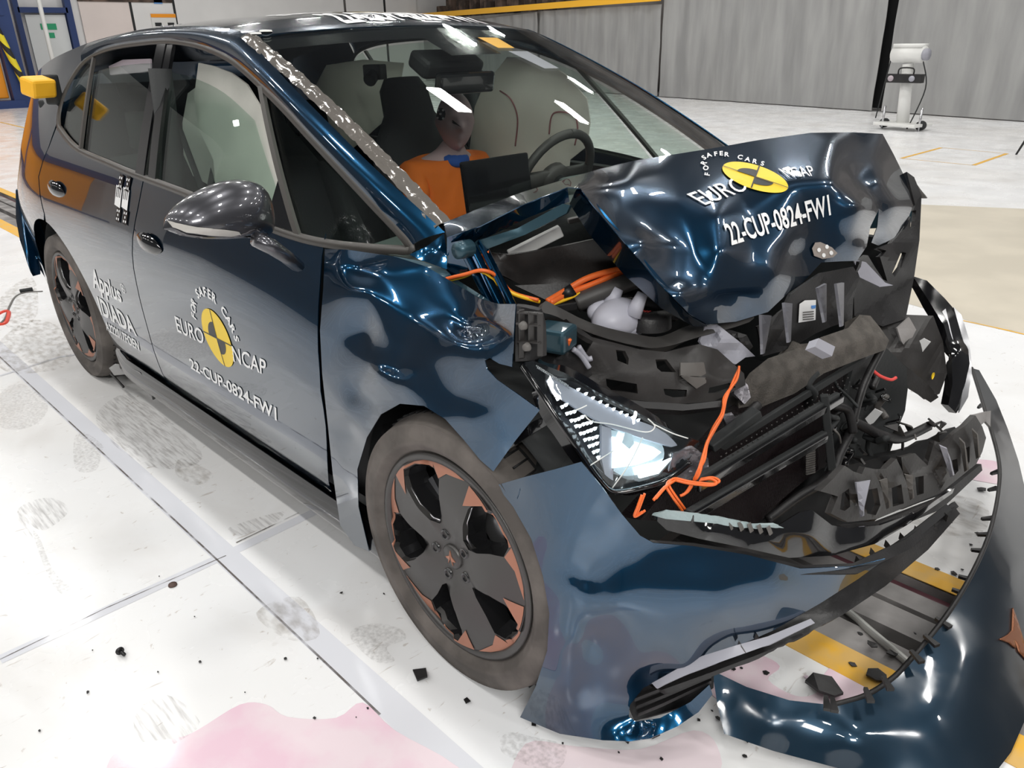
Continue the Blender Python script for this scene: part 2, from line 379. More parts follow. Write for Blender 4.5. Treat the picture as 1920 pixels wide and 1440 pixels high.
strip('floor_seam', [Q(443, 1018), Q(560, 962)], .006, 'seamdark')
strip('floor_seam', [Q(0, 705), Q(110, 670), Q(205, 655)], .02, 'band')
for a, b, c in (((1690, 297), (1765, 277), .05), ((1825, 310), (1888, 288), .05), ((1765, 277), (1888, 288), .02), ((1690, 297), (1825, 310), .02)):
    strip('floor_marking', [Q(*a), Q(*b)], c, M['yelpaint'])
strip('floor_marking', [Q(1790, 598), Q(1860, 613), Q(1990, 643)], .018, M['yelpaint'])
strip('floor_marking', [Q(0, 229), Q(60, 243)], .05, M['yelpaint'])
struct(MB().box((2.5, 9, -.0), (5.2, 12.4, .0016)).build('floor_beige_area', mat('beige_floor', (.66, .61, .52), .25, var=.12, vscale=2), floor, smooth=False)) if False else None
def blob(name, outline, m_, z=.0016, par=None, label=None, cat=None, group=None, sm=4):
    P = spline([Q(*p) for p in outline], sm, True); o2 = [(p.x, p.y) for p in P]
    ov, fs = fill(o2, .05)
    o = obj(name, [(p.x, p.y, z) for p in ov], fs, m_, par, smooth=False, thick=.0006 if par is None else 0)
    if label: tag(o, label, cat, group)
    return o
# beige painted zone beyond the yellow line
bz = [Q(1960, 632), Q(1860, 613), Q(1780, 592), Q(1600, 540), Q(1640, 380), Q(2000, 395)]
ov, fs = fill([(p.x, p.y) for p in bz], .4); struct(obj('floor_beige_zone', [(p.x, p.y, .001) for p in ov], fs, mat('beige_floor', (.70, .64, .53), .3, var=.1, vscale=2), floor, smooth=False))
blob('coolant_spill', [(200, 1440), (240, 1400), (330, 1385), (370, 1370), (450, 1322), (500, 1322), (540, 1345), (630, 1347), (680, 1318), (740, 1370), (860, 1440), (960, 1560), (600, 1640), (200, 1560)], 'pink', label='broad pale pink coolant spill on white floor at the bottom left', cat='spill')
blob('coolant_spill', [(1330, 1300), (1350, 1228), (1420, 1228), (1462, 1250), (1440, 1275), (1490, 1305), (1530, 1300), (1545, 1265), (1580, 1245), (1680, 1275), (1700, 1262), (1640, 1330), (1560, 1352), (1440, 1345)], 'pink', label='bright pink coolant puddle inside the loop of the fallen bumper strip', cat='spill')
blob('coolant_spill', [(1838, 862), (1882, 872), (1878, 905), (1850, 905), (1800, 892), (1812, 870)], 'pink', label='small pink coolant stain between the crushed grille frame and the fallen bumper strip', cat='spill')
blob('coolant_spill', [(985, 1395), (1080, 1400), (1200, 1405), (1300, 1370), (1345, 1400), (1330, 1470), (1100, 1560), (960, 1500)], mat('faint_pink', (.86, .74, .78), .2), label='faint pink coolant film in front of the torn near bumper corner', cat='spill', z=.001)
# tyre marks and smears
for ol, m_ in (([(140, 822), (160, 812), (192, 835), (190, 850), (180, 882), (142, 880)], 'skid'),
               ([(32, 960), (60, 940), (100, 935), (130, 958), (85, 995), (55, 985), (62, 1010), (45, 1000)], 'scuff'),
               ([(62, 1000), (75, 1010), (100, 1070), (140, 1112), (115, 1115), (90, 1080)], 'skid'),
               ([(250, 1350), (310, 1303), (375, 1355), (320, 1400), (285, 1410)], 'scuff'),
               ([(655, 1190), (700, 1170), (750, 1180), (760, 1200), (725, 1215), (740, 1240), (700, 1240)], 'skid'),
               ([(950, 1375), (1010, 1385), (1060, 1400), (1050, 1440), (1000, 1440), (940, 1410)], 'skid'),
               ([(0, 640), (60, 600), (120, 620), (130, 680), (60, 700), (0, 690)], 'dirt'), ([(0, 740), (40, 720), (90, 760), (60, 800), (0, 800)], 'skid'),
               ([(180, 780), (240, 740), (330, 800), (380, 860), (300, 880), (220, 840)], 'scuff'),
               ([(430, 990), (530, 960), (510, 985), (450, 1005)], 'scuff'), ([(340, 860), (400, 890), (370, 910), (330, 890)], 'dirt'),
               ([(1700, 960), (1790, 930), (1850, 950), (1840, 1000), (1740, 1000)], 'dirt'), ([(0, 560), (60, 520), (70, 590), (20, 620)], 'dirt'),
               ([(480, 1150), (560, 1120), (600, 1190), (540, 1200)], 'dirt')):
    struct(blob('floor_smear', ol, m_, z=.002, par=floor))
# ---- far side: grey tarpaulin wall with yellow beam
CA, CB = Vector((-12, 16.7, 0)), Vector((-3, 14.7, 0)); cd = (CB - CA).normalized(); cn = Vector((cd.y, -cd.x, 0))
def curt(px, py): return plane_hit(px, py, CA, cn)
def tarp(a, b, h0, h1, label, mt='curtain'):
    vs = []; nx, nz = 60, 14
    for i in range(nx + 1):
        for k in range(nz + 1):
            t = i / nx; z = (h0 + (h1 - h0) * t) * k / nz; p = a.lerp(b, t)
            wv = .035 * math.sin(t * 46 + 3 * noise.noise(Vector((t * 5, a.x, 0)))) * (.35 + .65 * k / nz) + .03 * noise.noise(Vector((t * 14 + a.x, k * .3, 2)))
            vs.append((p.x + cn.x * wv, p.y + cn.y * wv, z + .02))
    fs = [(i * (nz + 1) + k, (i + 1) * (nz + 1) + k, (i + 1) * (nz + 1) + k + 1, i * (nz + 1) + k + 1) for i in range(nx) for k in range(nz)]
    o = obj('tarpaulin_curtain', vs, fs, mt, None, thick=.012); tag(o, label, 'curtain', None); return o
q0, q1, q2, q3 = curt(1012, 150), curt(1234, 182), curt(1648, 205), curt(2100, 240)
tarp(q0, q1 - cd * .05, 2.28, 2.24, 'grey tarpaulin panel hanging behind the windscreen, left of the first seam')
tarp(q1 + cd * .03, q2 - cd * .16, 2.7, 2.7, 'widest grey tarpaulin panel, hanging behind the bonnet between two seams')
tarp(q2 + cd * .04, q3 + cd * 3, 2.7, 2.7, 'grey tarpaulin panel behind the white camera stand at far right')
tarp(curt(860, 110), q0 - cd * .1, 2.1, 2.26, 'short grey tarpaulin panel at the left end above the car roof')
struct(MB().box((q2 + cd * -.05 - cn * .3 + Vector((0, 0, 1.6))), (1.0, .1, 3.2), Matrix.Rotation(math.atan2(cd.y, cd.x), 3, 'Z')).build('wall_dark_gap', 'dark', smooth=False))
yb = MB(); a, b = curt(783, 18), curt(1240, 4)
R_ = Matrix.Rotation(math.atan2(cd.y, cd.x), 3, 'Z')
ys, ye = (a - CA).dot(cd), (q1 - CA).dot(cd)
yb.box(CA + cd * (ys + ye) / 2 + Vector((0, 0, 2.42)) + cn * .12, (ye - ys, .08, .17), R_)
tag(yb.build('yellow_guard_beam', 'yelbox', None, smooth=False), 'long yellow guard beam along the top of the grey tarpaulins', 'beam')
MB_ = MB().box(CA + cd * (ys - .5 + (q0 - CA).dot(cd)) / 2 + Vector((0, 0, 1.15)) - cn * .2, ((q0 - CA).dot(cd) - ys + .6, .2, 2.3), R_)
struct(MB_.build('wall_concrete_base', mat('pale_block', (.5, .5, .49), .8, var=.3, vscale=1), smooth=False))
struct(MB().box(CA + cd * 6 + Vector((0, 0, 4)) - cn * 1.6, (46, .2, 8), R_).build('wall_left', mat('hall_side_wall', (.24, .22, .21), .8, var=.4, vscale=.6), smooth=False))
for i in range(14):
    cpos = CA + cd * (ys + 1.1 + i * .62) - cn * (.55 + .1 * (i % 3)) + Vector((0, 0, 2.55 + .12 * (i % 2)))
    hgt = .5 + .25 * ((i * 7) % 3)
    o = MB().box(cpos + Vector((0, 0, hgt / 2 - .3)), (.45, .3, hgt), R_).build('storage_crate', 'shelf', None, smooth=False, bevel=.02)
    tag(o, 'dull brown crate in the row stored behind the yellow guard beam', 'crate', 'crates stored behind the guard beam')
struct(MB().box(CA + cd * (ys + 4.6) - cn * .6 + Vector((0, 0, 2.05)), (10, .8, .16), R_).build('wall_ledge', 'wallw', smooth=False))
# ---- back wall with seams, door, posters
BX = -26.0
def B(px, py): return U(px, py, x=BX)
struct(MB().box((BX - .15, 4, 4), (.2, 46, 8)).build('wall_back', 'wallw', smooth=False))
def bpanel(name, y0, y1, z0, z1, m_, th=.05, par=None, dx=0):
    return struct(MB().box((BX + dx, (y0 + y1) / 2, (z0 + z1) / 2), (th, y1 - y0, z1 - z0)).build(name, m_, par, smooth=False))
bpanel('wall_panel', 7.0, 8.45, 0, 3.2, 'wallp'); bpanel('wall_panel', 8.53, 9.8, 0, 3.2, 'wallw'); bpanel('wall_panel', 9.88, 16.2, 0, 3.2, 'wallw')
bpanel('trim_1', 8.45, 8.53, 0, 3.2, 'cabin'); bpanel('trim_2', 9.8, 9.88, 0, 3.2, 'cabin'); bpanel('trim_3', 16.2, 16.3, 0, 3.2, 'trimgrey'); bpanel('wall_panel', 16.3, 18.0, 0, 3.2, 'wallw'); bpanel('trim_4', 18.0, 18.1, 0, 3.2, 'cabin'); bpanel('wall_panel', 18.1, 19.6, 0, 3.2, 'wallw')
bpanel('trim_5', 7.0, 9.8, 2.74, 2.84, 'shelf', .12)
door = struct(MB().box((BX + .1, 6.0, 1.32), (.06, 1.05, 2.1)).build('door_1', mat('door_white', (.70, .72, .72), .5), smooth=False))
MB().box((BX + .14, 6.02, 2.06), (.01, .42, .16)).build('door_sign', 'green', door, smooth=False); MB().box((BX + .14, 6.02, 1.83), (.01, .22, .14)).build('door_sign', 'green', door, smooth=False)
MB().box((BX + .17, 6.42, 1.1), (.06, .06, .3)).build('door_handle', 'cabin', door, smooth=False)
for y0, y1, z0, z1 in ((5.2, 5.34, 0, 4), (6.55, 6.72, 0, 4), (5.3, 6.6, 2.42, 2.56)): bpanel('trim_6', y0, y1, z0, z1, 'bluesteel', .2, dx=.15)
bpanel('wall_panel', 5.3, 6.6, .0, .3, 'wallw', dx=.1)
ps = MB().box((BX + .05, 9.43, 2.02), (.02, .78, .82)).build('wall_poster', 'camwhite', None, smooth=False); tag(ps, 'white notice with an orange header on the far white wall above the car roof', 'poster')
MB().box((BX + .07, 9.43, 2.37), (.02, .78, .1)).build('poster_header', 'orangesteel', ps, smooth=False)
for dy in (-.2, .2): MB().box((BX + .07, 9.43 + dy, 2.12), (.02, .2, .1)).build('poster_print', 'cabin', ps, smooth=False)
ps = MB().box((BX + .05, 9.35, 2.88), (.02, .26, .34)).build('wall_poster', 'bluep', None, smooth=False); tag(ps, 'small blue notice high on the far white wall above the car roof', 'poster')
# orange impact trolley with navy frame
tr = empty('impact_trolley', (BX + 1.2, 2, 0), 'tall orange steel trolley with navy frame at the left end of the hall', 'trolley')
MB().box((BX + 1.0, -2.0, 1.3), (.5, 12.6, 2.1)).build('trolley_body', 'orangesteel', tr, smooth=False, bevel=.03)
f_ = MB(); f_.box((BX + 1.35, 4.55, 1.75), (.35, .42, 3.5)); f_.box((BX + 1.35, -2.2, .1), (.4, 13.6, .2)); f_.box((BX + 1.35, -2.2, 2.75), (.4, 13.6, .9)); f_.box((BX + 1.5, -1.9, 1.7), (.3, .4, 3))
f_.box((BX + 1.0, 5.05, .12), (.5, .5, .24))
f_.build('trolley_frame', 'bluesteel', tr, smooth=False)
hz = MB(); pth = spline([Vector((BX + 1.65, 4.2 + .07 * i, 2.5 - .3 * i)) for i in range(8)], 5); hz.tube(pth, .085, 10)
hzo = hz.build('hazard_sleeve', 'rope', tr, label='yellow and black striped sleeve')
nt = M['rope'].node_tree; wv = nt.nodes.new('ShaderNodeTexWave'); wv.inputs['Scale'].default_value = 1.4; wv.bands_direction = 'DIAGONAL'
rr = nt.nodes.new('ShaderNodeValToRGB'); rr.color_ramp.interpolation = 'CONSTANT'; rr.color_ramp.elements[0].color = (.02, .02, .02, 1); rr.color_ramp.elements[1].position = .42; rr.color_ramp.elements[1].color = (.85, .70, .03, 1)
tcc = nt.nodes.new('ShaderNodeTexCoord'); nt.links.new(tcc.outputs['Object'], wv.inputs['Vector']); nt.links.new(wv.outputs['Fac'], rr.inputs['Fac']); nt.links.new(rr.outputs[0], nt.nodes['Principled BSDF'].inputs['Base Color'])
hp = MB(); hp.tube([Vector((BX + 1.6, 5.5, 0)), Vector((BX + 1.6, 5.5, 4))], .06, 8); tag(hp.build('steel_post', 'camwhite', None), 'slim grey-white steel post standing between orange trolley and door', 'post')
# other walls and roof of the hall
struct(MB().box((8, 4, 4), (.2, 46, 8)).build('wall_front', 'wallb', smooth=False)); struct(MB().box((-10, -11.5, 4), (38, .2, 8)).build('wall_right', 'wallb', smooth=False))
struct(MB().box((-10, 5, 8.15), (38, 40, .2)).build('ceiling', 'ceil', smooth=False))
# ---- white camera stand
sp = Q(1690, 243); st = empty('camera_stand', sp, 'white high-speed camera on a leaning white pole stand by the grey tarpaulins', 'camera stand')
k_ = MB(); k_.box(sp + Vector((0, 0, .09)), (.75, .5, .05), R_); k_.build('base_plate', 'camwhite', st, smooth=False, bevel=.01)
for s_ in (-1, 1):
    MB().lathe([(0, -.04), (.075, -.04), (.075, .04), (0, .04)], sp + cd * .33 * s_ + Vector((0, 0, .085)), 'y', 16).build('castor_wheel', 'cabin', st)
    MB().tube([sp + cd * .33 * s_ + cn * .05, sp + cd * .33 * s_ + cn * .05 + Vector((0, 0, .36))], .02, 6).build('levelling_screw', 'steel', st)
tp = U(1703, 120, y=sp.y); MB().tube([sp + Vector((0, 0, .1)), tp], [.10, .085], 12).build('pole', 'camwhite', st)
lt = U(1697, 147, y=sp.y - .14); MB().box(lt, (.55, .14, .13)).build('lamp_bar', 'plastic', st, smooth=False)
MB().tube(spline([lt + Vector((-.12, 0, .06)), lt + Vector((-.1, 0, .15)), lt + Vector((.1, 0, .15)), lt + Vector((.12, 0, .06))], 4), .012, 6).build('lamp_handle', 'plastic', st)
for dx, mm in ((-.2, 'bag2'), (.13, 'lilac')): MB().lathe([(0, -.02), (.045, -.02), (.045, 0)], lt + Vector((dx, -.06, 0)), 'y', 16).build('lamp_lens', mm, st)
cp = U(1705, 102, y=sp.y); cm = MB(); cm.tube([cp + cd * -.26, cp + cd * .26], .125, 16); cm.box(cp + Vector((0, 0, .13)), (.5, .18, .06), R_); cm.build('camera_housing', 'camwhite', st)
MB().tube([cp + cd * .24, cp + cd * .32], .09, 14).build('camera_lens', 'lilac', st)
MB().tube(spline([cp + cd * .3 + Vector((0, -.1, -.1)), cp + cd * .38 + Vector((0, 0, -.5)), cp + cd * .2 + Vector((0, 0, -1.1)), sp + cd * .1 + Vector((0, 0, .1))], 6), .010, 6).build('camera_cable', 'cabin', st)
MB().tube(spline([cp - cd * .3, cp - cd * .36 + Vector((0, 0, -.5)), cp - cd * .42 + Vector((0, 0, -1.0))], 6), .010, 6).build('camera_cable', 'cabin', st)
# tripod at the right edge
a = U(1905, 284, y=8.2); tpd = empty('tripod', Q(1925, 300), 'black tripod cut off by the right edge of the picture', 'tripod')
b0 = Q(1905, 290)
apex = b0 + Vector((.45, .1, 1.3))
for dx, dy in ((-.0, 0), (.9, -.2), (.5, .7)):
    foot = b0 + Vector((dx, dy, 0)); MB().tube([foot, foot.lerp(apex, .45), apex], [.012, .02, .02], 8).build('leg', 'cabin', tpd)
MB().box(apex + Vector((0, 0, .05)), (.1, .1, .14)).build('tripod_head', 'cabin', tpd, smooth=False)
# cable with red plug on the floor at left
cb = empty('floor_cable', Q(10, 600), 'grey floor cable with a red clamp ring left of the rear wheel', 'cable')
MB().tube(spline([Q(80, 547), Q(50, 549), Q(30, 556), Q(18, 575), Q(8, 600), Q(-20, 620)], 8), .007, 6).build('cable', 'trimgrey', cb)
MB().tube([Q(38, 549) + Vector((0, 0, .008)), Q(62, 545) + Vector((0, 0, .008))], .016, 8).build('connector', 'cabin', cb)
MB().tube(spline([Q(16, 585), Q(12, 604), Q(0, 609), Q(-12, 600), Q(0, 588)], 6, True), .012, 8).build('clamp_ring', 'redc', cb)
# ================================================================== THE CAR
car = empty('car', (-1.4, 0, 0), 'crashed dark petrol blue hatchback with torn-off front standing over the floor track', 'car')
def part(name, mb, m, parent=None, **k): return mb.build(name, m, parent or car, **k)
# side surface of the body: half-width at (x, z)
PROF = [(.16, .80), (.24, .845), (.34, .868), (.50, .888), (.66, .903), (.78, .907), (.86, .897), (.95, .872), (1.03, .850)]
def Ys(x, z):
    if z <= 1.03: y = lerp_tab(PROF, z)
    else:
        r = z - 1.03; y = .850 - .42 * r - .12 * r * r
    b = max(0, min(1, (z - .62) / .42))
    if x > -1.15: y -= .14 * b * ((x + 1.15) / .95) ** 1.9 if x < -.2 else .14 * b
    if x < -2.75: u = min((-2.75 - x) / .8, 1.05); y -= .075 * u * u * (1 + .5 * b)
    if x < -3.30: y -= 1.5 * (x + 3.30) ** 2 * 2.2
    if x > -.1: y -= .04 * min(1, (x + .1) / .6)
    return y
def S(px, py):
    y = -.88; q = None
    for i in range(40):
        q = U(px, py, y=y); yn = -Ys(q.x, q.z); y = y * .5 + yn * .5
    return q
def SX(px, py): q = S(px, py); return (q.x, q.z)
def side(x, z): return Vector((x, -Ys(x, z), z))
def sidefar(x, z): return Vector((x, Ys(x, z), z))
def trace(pts): return [SX(*p) for p in pts]
def smooth2(pts, n=5, closed=False): return [(p.x, p.y) for p in spline([Vector((a, b, 0)) for a, b in pts], n, closed)]
def arc(cx, cz, r, a0, a1, n=22): return [(cx + r * math.cos(ang(a0 + (a1 - a0) * i / n)), cz + r * math.sin(ang(a0 + (a1 - a0) * i / n))) for i in range(n + 1)]
# --- shut lines (x, z) along the side
BX_ = smooth2(trace([(268, 345), (250, 435), (262, 560), (300, 690)]))       # between the doors
FX_ = smooth2(trace([(606, 466), (597, 620), (612, 800), (634, 975)]))        # door / front wing
beltT = smooth2([(-.275, 1.013), (-.411, 1.003), (-.559, .997), (-.70, 1.001), (-.93, 1.021), (-1.271, 1.043), (-1.739, 1.061), (-2.007, 1.076), (-2.314, 1.094), (-2.5, 1.127), (-2.655, 1.172)], 5)
def belt_z(x):
    t = sorted(beltT); 
    for i in range(len(t) - 1):
        if t[i][0] <= x <= t[i + 1][0]: return t[i][1] + (t[i + 1][1] - t[i][1]) * (x - t[i][0]) / (t[i + 1][0] - t[i][0])
    return t[0][1] if x < t[0][0] else t[-1][1]
def belt_seg(xa, xb, n=10, dz=-.008): return [(xa + (xb - xa) * i / n, belt_z(xa + (xb - xa) * i / n) + dz) for i in range(n + 1)]
roofE = [(-3.36, 1.355), (-3.1, 1.405), (-2.8, 1.452), (-2.5, 1.492), (-2.18, 1.518), (-1.889, 1.531), (-1.5, 1.529), (-1.26, 1.512), (-1.17, 1.492), (-.95, 1.405), (-.7, 1.298), (-.48, 1.195), (-.30, 1.108), (-.205, 1.060)]
topT = [(-2.67, 1.215), (-2.665, 1.285), (-2.61, 1.36), (-2.514, 1.422), (-2.355, 1.457), (-2.145, 1.476), (-1.803, 1.487), (-1.598, 1.480), (-1.424, 1.463), (-1.237, 1.432), (-1.074, 1.387), (-.903, 1.325), (-.779, 1.272), (-.568, 1.172), (-.39, 1.080), (-.285, 1.022)]
SILL = .205
bx0, bx1 = BX_[-1], BX_[0]; fx0, fx1 = FX_[-1], FX_[0]
g = .004
def bl(z):      # x of rear/front door cut at height z
    t = sorted(BX_, key=lambda p: p[1]); return lerp_tab([(p[1], p[0]) for p in t], z)
def fl(z):
    t = sorted(FX_, key=lambda p: p[1]); return lerp_tab([(p[1], p[0]) for p in t], z)
zs = [SILL + .02 + (1.02 - SILL - .02) * i / 14 for i in range(15)]
def band(xa, xb, side_): return None
fd = [(bl(z) + g, z) for z in zs] + belt_seg(bl(1.03) + g, fl(1.03) - g) + [(fl(z) - g, z) for z in reversed(zs)]
RA = (-2.77, .345)
rd = [(-2.36, SILL + .025), (bl(SILL) - g, SILL + .02)] + [(bl(z) - g, z) for z in zs[1:]] + list(reversed(belt_seg(-2.655, bl(1.03) - g))) + [(-2.70, 1.08), (-2.80, .95), (-2.72, .80)] + [(p[0] + .0, p[1]) for p in arc(RA[0], RA[1], .425, 84, -12)]
for sgn, fn, fp, nm in ((-1, side, False, ''), (1, sidefar, True, '')):
    fdo = surf('front_door', fd, fn, 'paint', car, .035, flip=fp); rdo = surf('rear_door', rd, fn, 'paint', car, .035, flip=fp)
    if sgn < 0: FD, RD = fdo, rdo
    # rear quarter panel
    rq = [(-3.50, .52), (-3.19, .40)] + arc(RA[0], RA[1], .425, 172, 88) + [(-2.735, .80), (-2.812, .95), (-2.71, 1.08), (-2.67, 1.17), (-2.68, 1.285), (-2.62, 1.365), (-2.54, 1.415), (-2.54, 1.487), (-2.8, 1.452), (-3.1, 1.405), (-3.34, 1.355), (-3.42, 1.2), (-3.49, 1.0), (-3.53, .75)]
    rqo = surf('rear_quarter_panel', rq, fn, 'paint', car, .035, flip=fp)
    # roof rail + A pillar
    def resamp(c, n):
        ln = [0]
        for p, q in zip(c, c[1:]): ln.append(ln[-1] + math.dist(p, q))
        out = []
        for i in range(n + 1):
            d = ln[-1] * i / n; k = 0
            while k < len(c) - 2 and ln[k + 1] < d: k += 1
            u = (d - ln[k]) / max(1e-9, ln[k + 1] - ln[k]); out.append((c[k][0] + (c[k + 1][0] - c[k][0]) * u, c[k][1] + (c[k + 1][1] - c[k][1]) * u))
        return out
    up = resamp(smooth2([(-2.54, 1.487)] + [p for p in roofE if p[0] >= -2.4], 6), 90); lo = resamp(smooth2([(-2.54, 1.410)] + [p for p in topT if p[0] >= -2.52], 6), 90); K_ = 6
    vs = [fn(a[0] + (b[0] - a[0]) * k / K_, a[1] + (b[1] - a[1]) * k / K_) for a, b in zip(lo, up) for k in range(K_ + 1)]
    # the rail bulges a little between trim and roof joint
    vs = [Vector((v.x, v.y + sgn * .012 * math.sin(math.pi * (i % (K_ + 1)) / K_), v.z + .004 * math.sin(math.pi * (i % (K_ + 1)) / K_))) for i, v in enumerate(vs)]
    fs = [(i * (K_ + 1) + k, (i + 1) * (K_ + 1) + k, (i + 1) * (K_ + 1) + k + 1, i * (K_ + 1) + k + 1) for i in range(90) for k in range(K_)]
    obj('roof_rail', vs, fs if sgn < 0 else [f[::-1] for f in fs], 'paint', car, thick=.003)
    # grey trim around the side glass
    tr_ = MB(); off = lambda x, z, d: Vector((x, sgn * (Ys(x, z) + d), z))
    ring = smooth2(topT + [(p[0], p[1]) for p in beltT][1:-1], 3, True)
    for i in range(len(ring)):
        a, b = ring[i], ring[(i + 1) % len(ring)]; 
    cx_ = sum(p[0] for p in ring) / len(ring); cz_ = sum(p[1] for p in ring) / len(ring)
    n = len(ring); wv = []
    for i in range(n):
        a, b, c = ring[i - 1], ring[i], ring[(i + 1) % n]; t = Vector((c[0] - a[0], c[1] - a[1])).normalized(); nr = Vector((-t.y, t.x))
        if nr.dot(Vector((cx_ - b[0], cz_ - b[1]))) < 0: nr = -nr
        for d, k in ((-.010, 0.0), (-.009, .004), (.008, .004), (.010, -.006)):
            q = (b[0] + nr.x * d, b[1] + nr.y * d); wv.append(off(q[0], q[1], k))
    wf = [(i * 4 + k, i * 4 + k + 1, ((i + 1) % n) * 4 + k + 1, ((i + 1) % n) * 4 + k) for i in range(n) for k in range(3)]
    obj('window_trim', wv, wf if sgn < 0 else [f[::-1] for f in wf], 'trim', car)
    # door glass (lowered a little on the near side)
    ins = lambda x, z: Vector((x, sgn * (Ys(x, z) - .012), z))
    top = smooth2([p for p in topT if -2.55 <= p[0] <= -.9], 3)
    def glass(x0, x1, drop, lab, x0t=None, x1t=None):
        N = 12; tpx = []
        for i in range(N + 1):
            x = (x0t or x0) + ((x1t or x1) - (x0t or x0)) * i / N; tpx.append((x, lerp_tab(topT, x) - .02 - drop))
        bt = [(x0 + (x1 - x0) * i / N, belt_z(x0 + (x1 - x0) * i / N) - .01) for i in range(N + 1)]
        surf('side_window', bt + tpx[::-1], ins, 'glass', car, .06, thick=.004, flip=sgn > 0)
    dr = .075 if sgn < 0 else 0
    glass(-1.53, -.69, dr, '', -1.70, -1.01); glass(-2.30, -1.72, dr * .7, '', -2.41, -1.80)
    glass(-2.60, -2.33, 0, '', -2.62, -2.44); glass(-.65, -.31, 0, '', -.96, -.33)
    # pillars behind the glass line
    def strut_(name, a, b, w_, m_, dpt=.004):
        pa, pb = a, b; vs = []; N = 10
        for i in range(N + 1):
            t = i / N; x = pa[0] + (pb[0] - pa[0]) * t; z = pa[1] + (pb[1] - pa[1]) * t
            for k in (-1, 1):
                xx = x + k * w_ / 2; vs.append(Vector((xx, sgn * (Ys(xx, z) + dpt), z)))
        fs = [(2 * i, 2 * i + 1, 2 * i + 3, 2 * i + 2) for i in range(N)]
        obj(name, vs, fs if sgn < 0 else [f[::-1] for f in fs], m_, car, thick=.012)
    strut_('b_pillar_cover', (-1.675, 1.06), (-1.775, 1.478), .075, 'black_gloss'); strut_('b_pillar_cover', (-1.575, 1.055), (-1.715, 1.475), .06, 'black_gloss', .001)
    strut_('window_divider', (-.666, 1.0), (-1.005, 1.362), .022, 'trim', .004); strut_('window_divider', (-2.314, 1.09), (-2.423, 1.435), .018, 'trim', .004)
    if sgn < 0:
        surf('mirror_sail', [(-.81, 1.02), (-.69, 1.012), (-.80, 1.135)], lambda x, z: Vector((x, -(Ys(x, z) + .002), z)), 'black_gloss', car, .04)
    # sill
    sl = MB(); vs = []; N = 24; x0, x1 = -2.37, -.345
    sec = [(.855, .235), (.868, .20), (.872, .165), (.858, .140), (.80, .135), (.74, .15)]
    for i in range(N + 1):
        x = x0 + (x1 - x0) * i / N; kk = 0 if x > -2.25 else (-2.25 - x) * .6
        for y, z in sec: vs.append((x, sgn * (y - kk * .3), z + kk * .5))
    fs = [(i * 6 + k, (i + 1) * 6 + k, (i + 1) * 6 + k + 1, i * 6 + k + 1) for i in range(N) for k in range(5)]
    obj('side_skirt', vs, fs, 'black_gloss', car, thick=.006)
    # inner shell (dark) seen through gaps and arches
    surf('inner_side_panel', [(-3.3, .3), (-2.3, .2), (-.35, .2), (-.35, .98), (-3.3, 1.0)], lambda x, z: Vector((x, sgn * (Ys(x, z) - .07), z)), 'dark', car, .12,
         holes=[arc(RA[0], RA[1], .43, 0, 350, 24)], thick=.02, flip=fp)
    al = MB().lathe([(.43, 0), (.43, -.30 * -sgn * -1)], (RA[0], sgn * .84, RA[1]), 'y', 30, ang(-15), ang(185)); part('wheel_arch_liner', al, 'cabin', thick=.004)
    # tail lamp edge
    surf('tail_lamp', [(-3.5, .90), (-3.46, .90), (-3.44, 1.0), (-3.485, 1.0)], lambda x, z: Vector((x, sgn * (Ys(x, z) + .006), z)), 'redpaint', car, .03, flip=fp)
# rear bumper
vs = []; N = 20
for i in range(N + 1):
    a = math.pi * i / N; x = -3.28 - .30 * math.sin(a) ** .6; y = -.845 * math.cos(a) * (1 if abs(math.cos(a)) < .98 else 1)
    for z, d in ((.74, .0), (.62, .02), (.42, .015), (.28, -.05)): vs.append((x - d, y * (1 + d), z))
fs = [(i * 4 + k, (i + 1) * 4 + k, (i + 1) * 4 + k + 1, i * 4 + k + 1) for i in range(N) for k in range(3)]
obj('rear_bumper', vs, [f[::-1] for f in fs], 'paint', car, thick=.004, sub=1)
surf('rear_bumper_side', [(-3.50, .30), (-3.24, .26), (-3.20, .40), (-3.26, .60), (-3.42, .74), (-3.53, .74)], side, 'paint', car, .04)
# bent dark piece of rear bumper standing out behind the wheel
p_ = [U(28, 354, x=-3.36), U(39, 356, x=-3.34), U(41, 395, x=-3.3), U(46, 440, x=-3.26), U(60, 520, x=-3.2), U(50, 490, x=-3.22), U(36, 450, x=-3.28), U(29, 410, x=-3.35)]
MB().prism(p_, (-.02, .05, 0)).build('rear_bumper_corner', 'paint', car, bevel=.008)
# tailgate and rear wall
vs = []; 
tg = [(-3.36, 1.40), (-3.50, 1.30), (-3.52, 1.10), (-3.545, .9), (-3.55, .74)]
for x, z in tg:
    for j in range(9):
        y = -.80 + 1.6 * j / 8; k = Ys(-3.3, z) / .80 * .97; vs.append((x + .16 * abs(y / .8) ** 3, y * k, z))
obj('tailgate', vs, [(i * 9 + j, i * 9 + j + 1, (i + 1) * 9 + j + 1, (i + 1) * 9 + j) for i in range(4) for j in range(8)], 'paint', car, thick=.01)
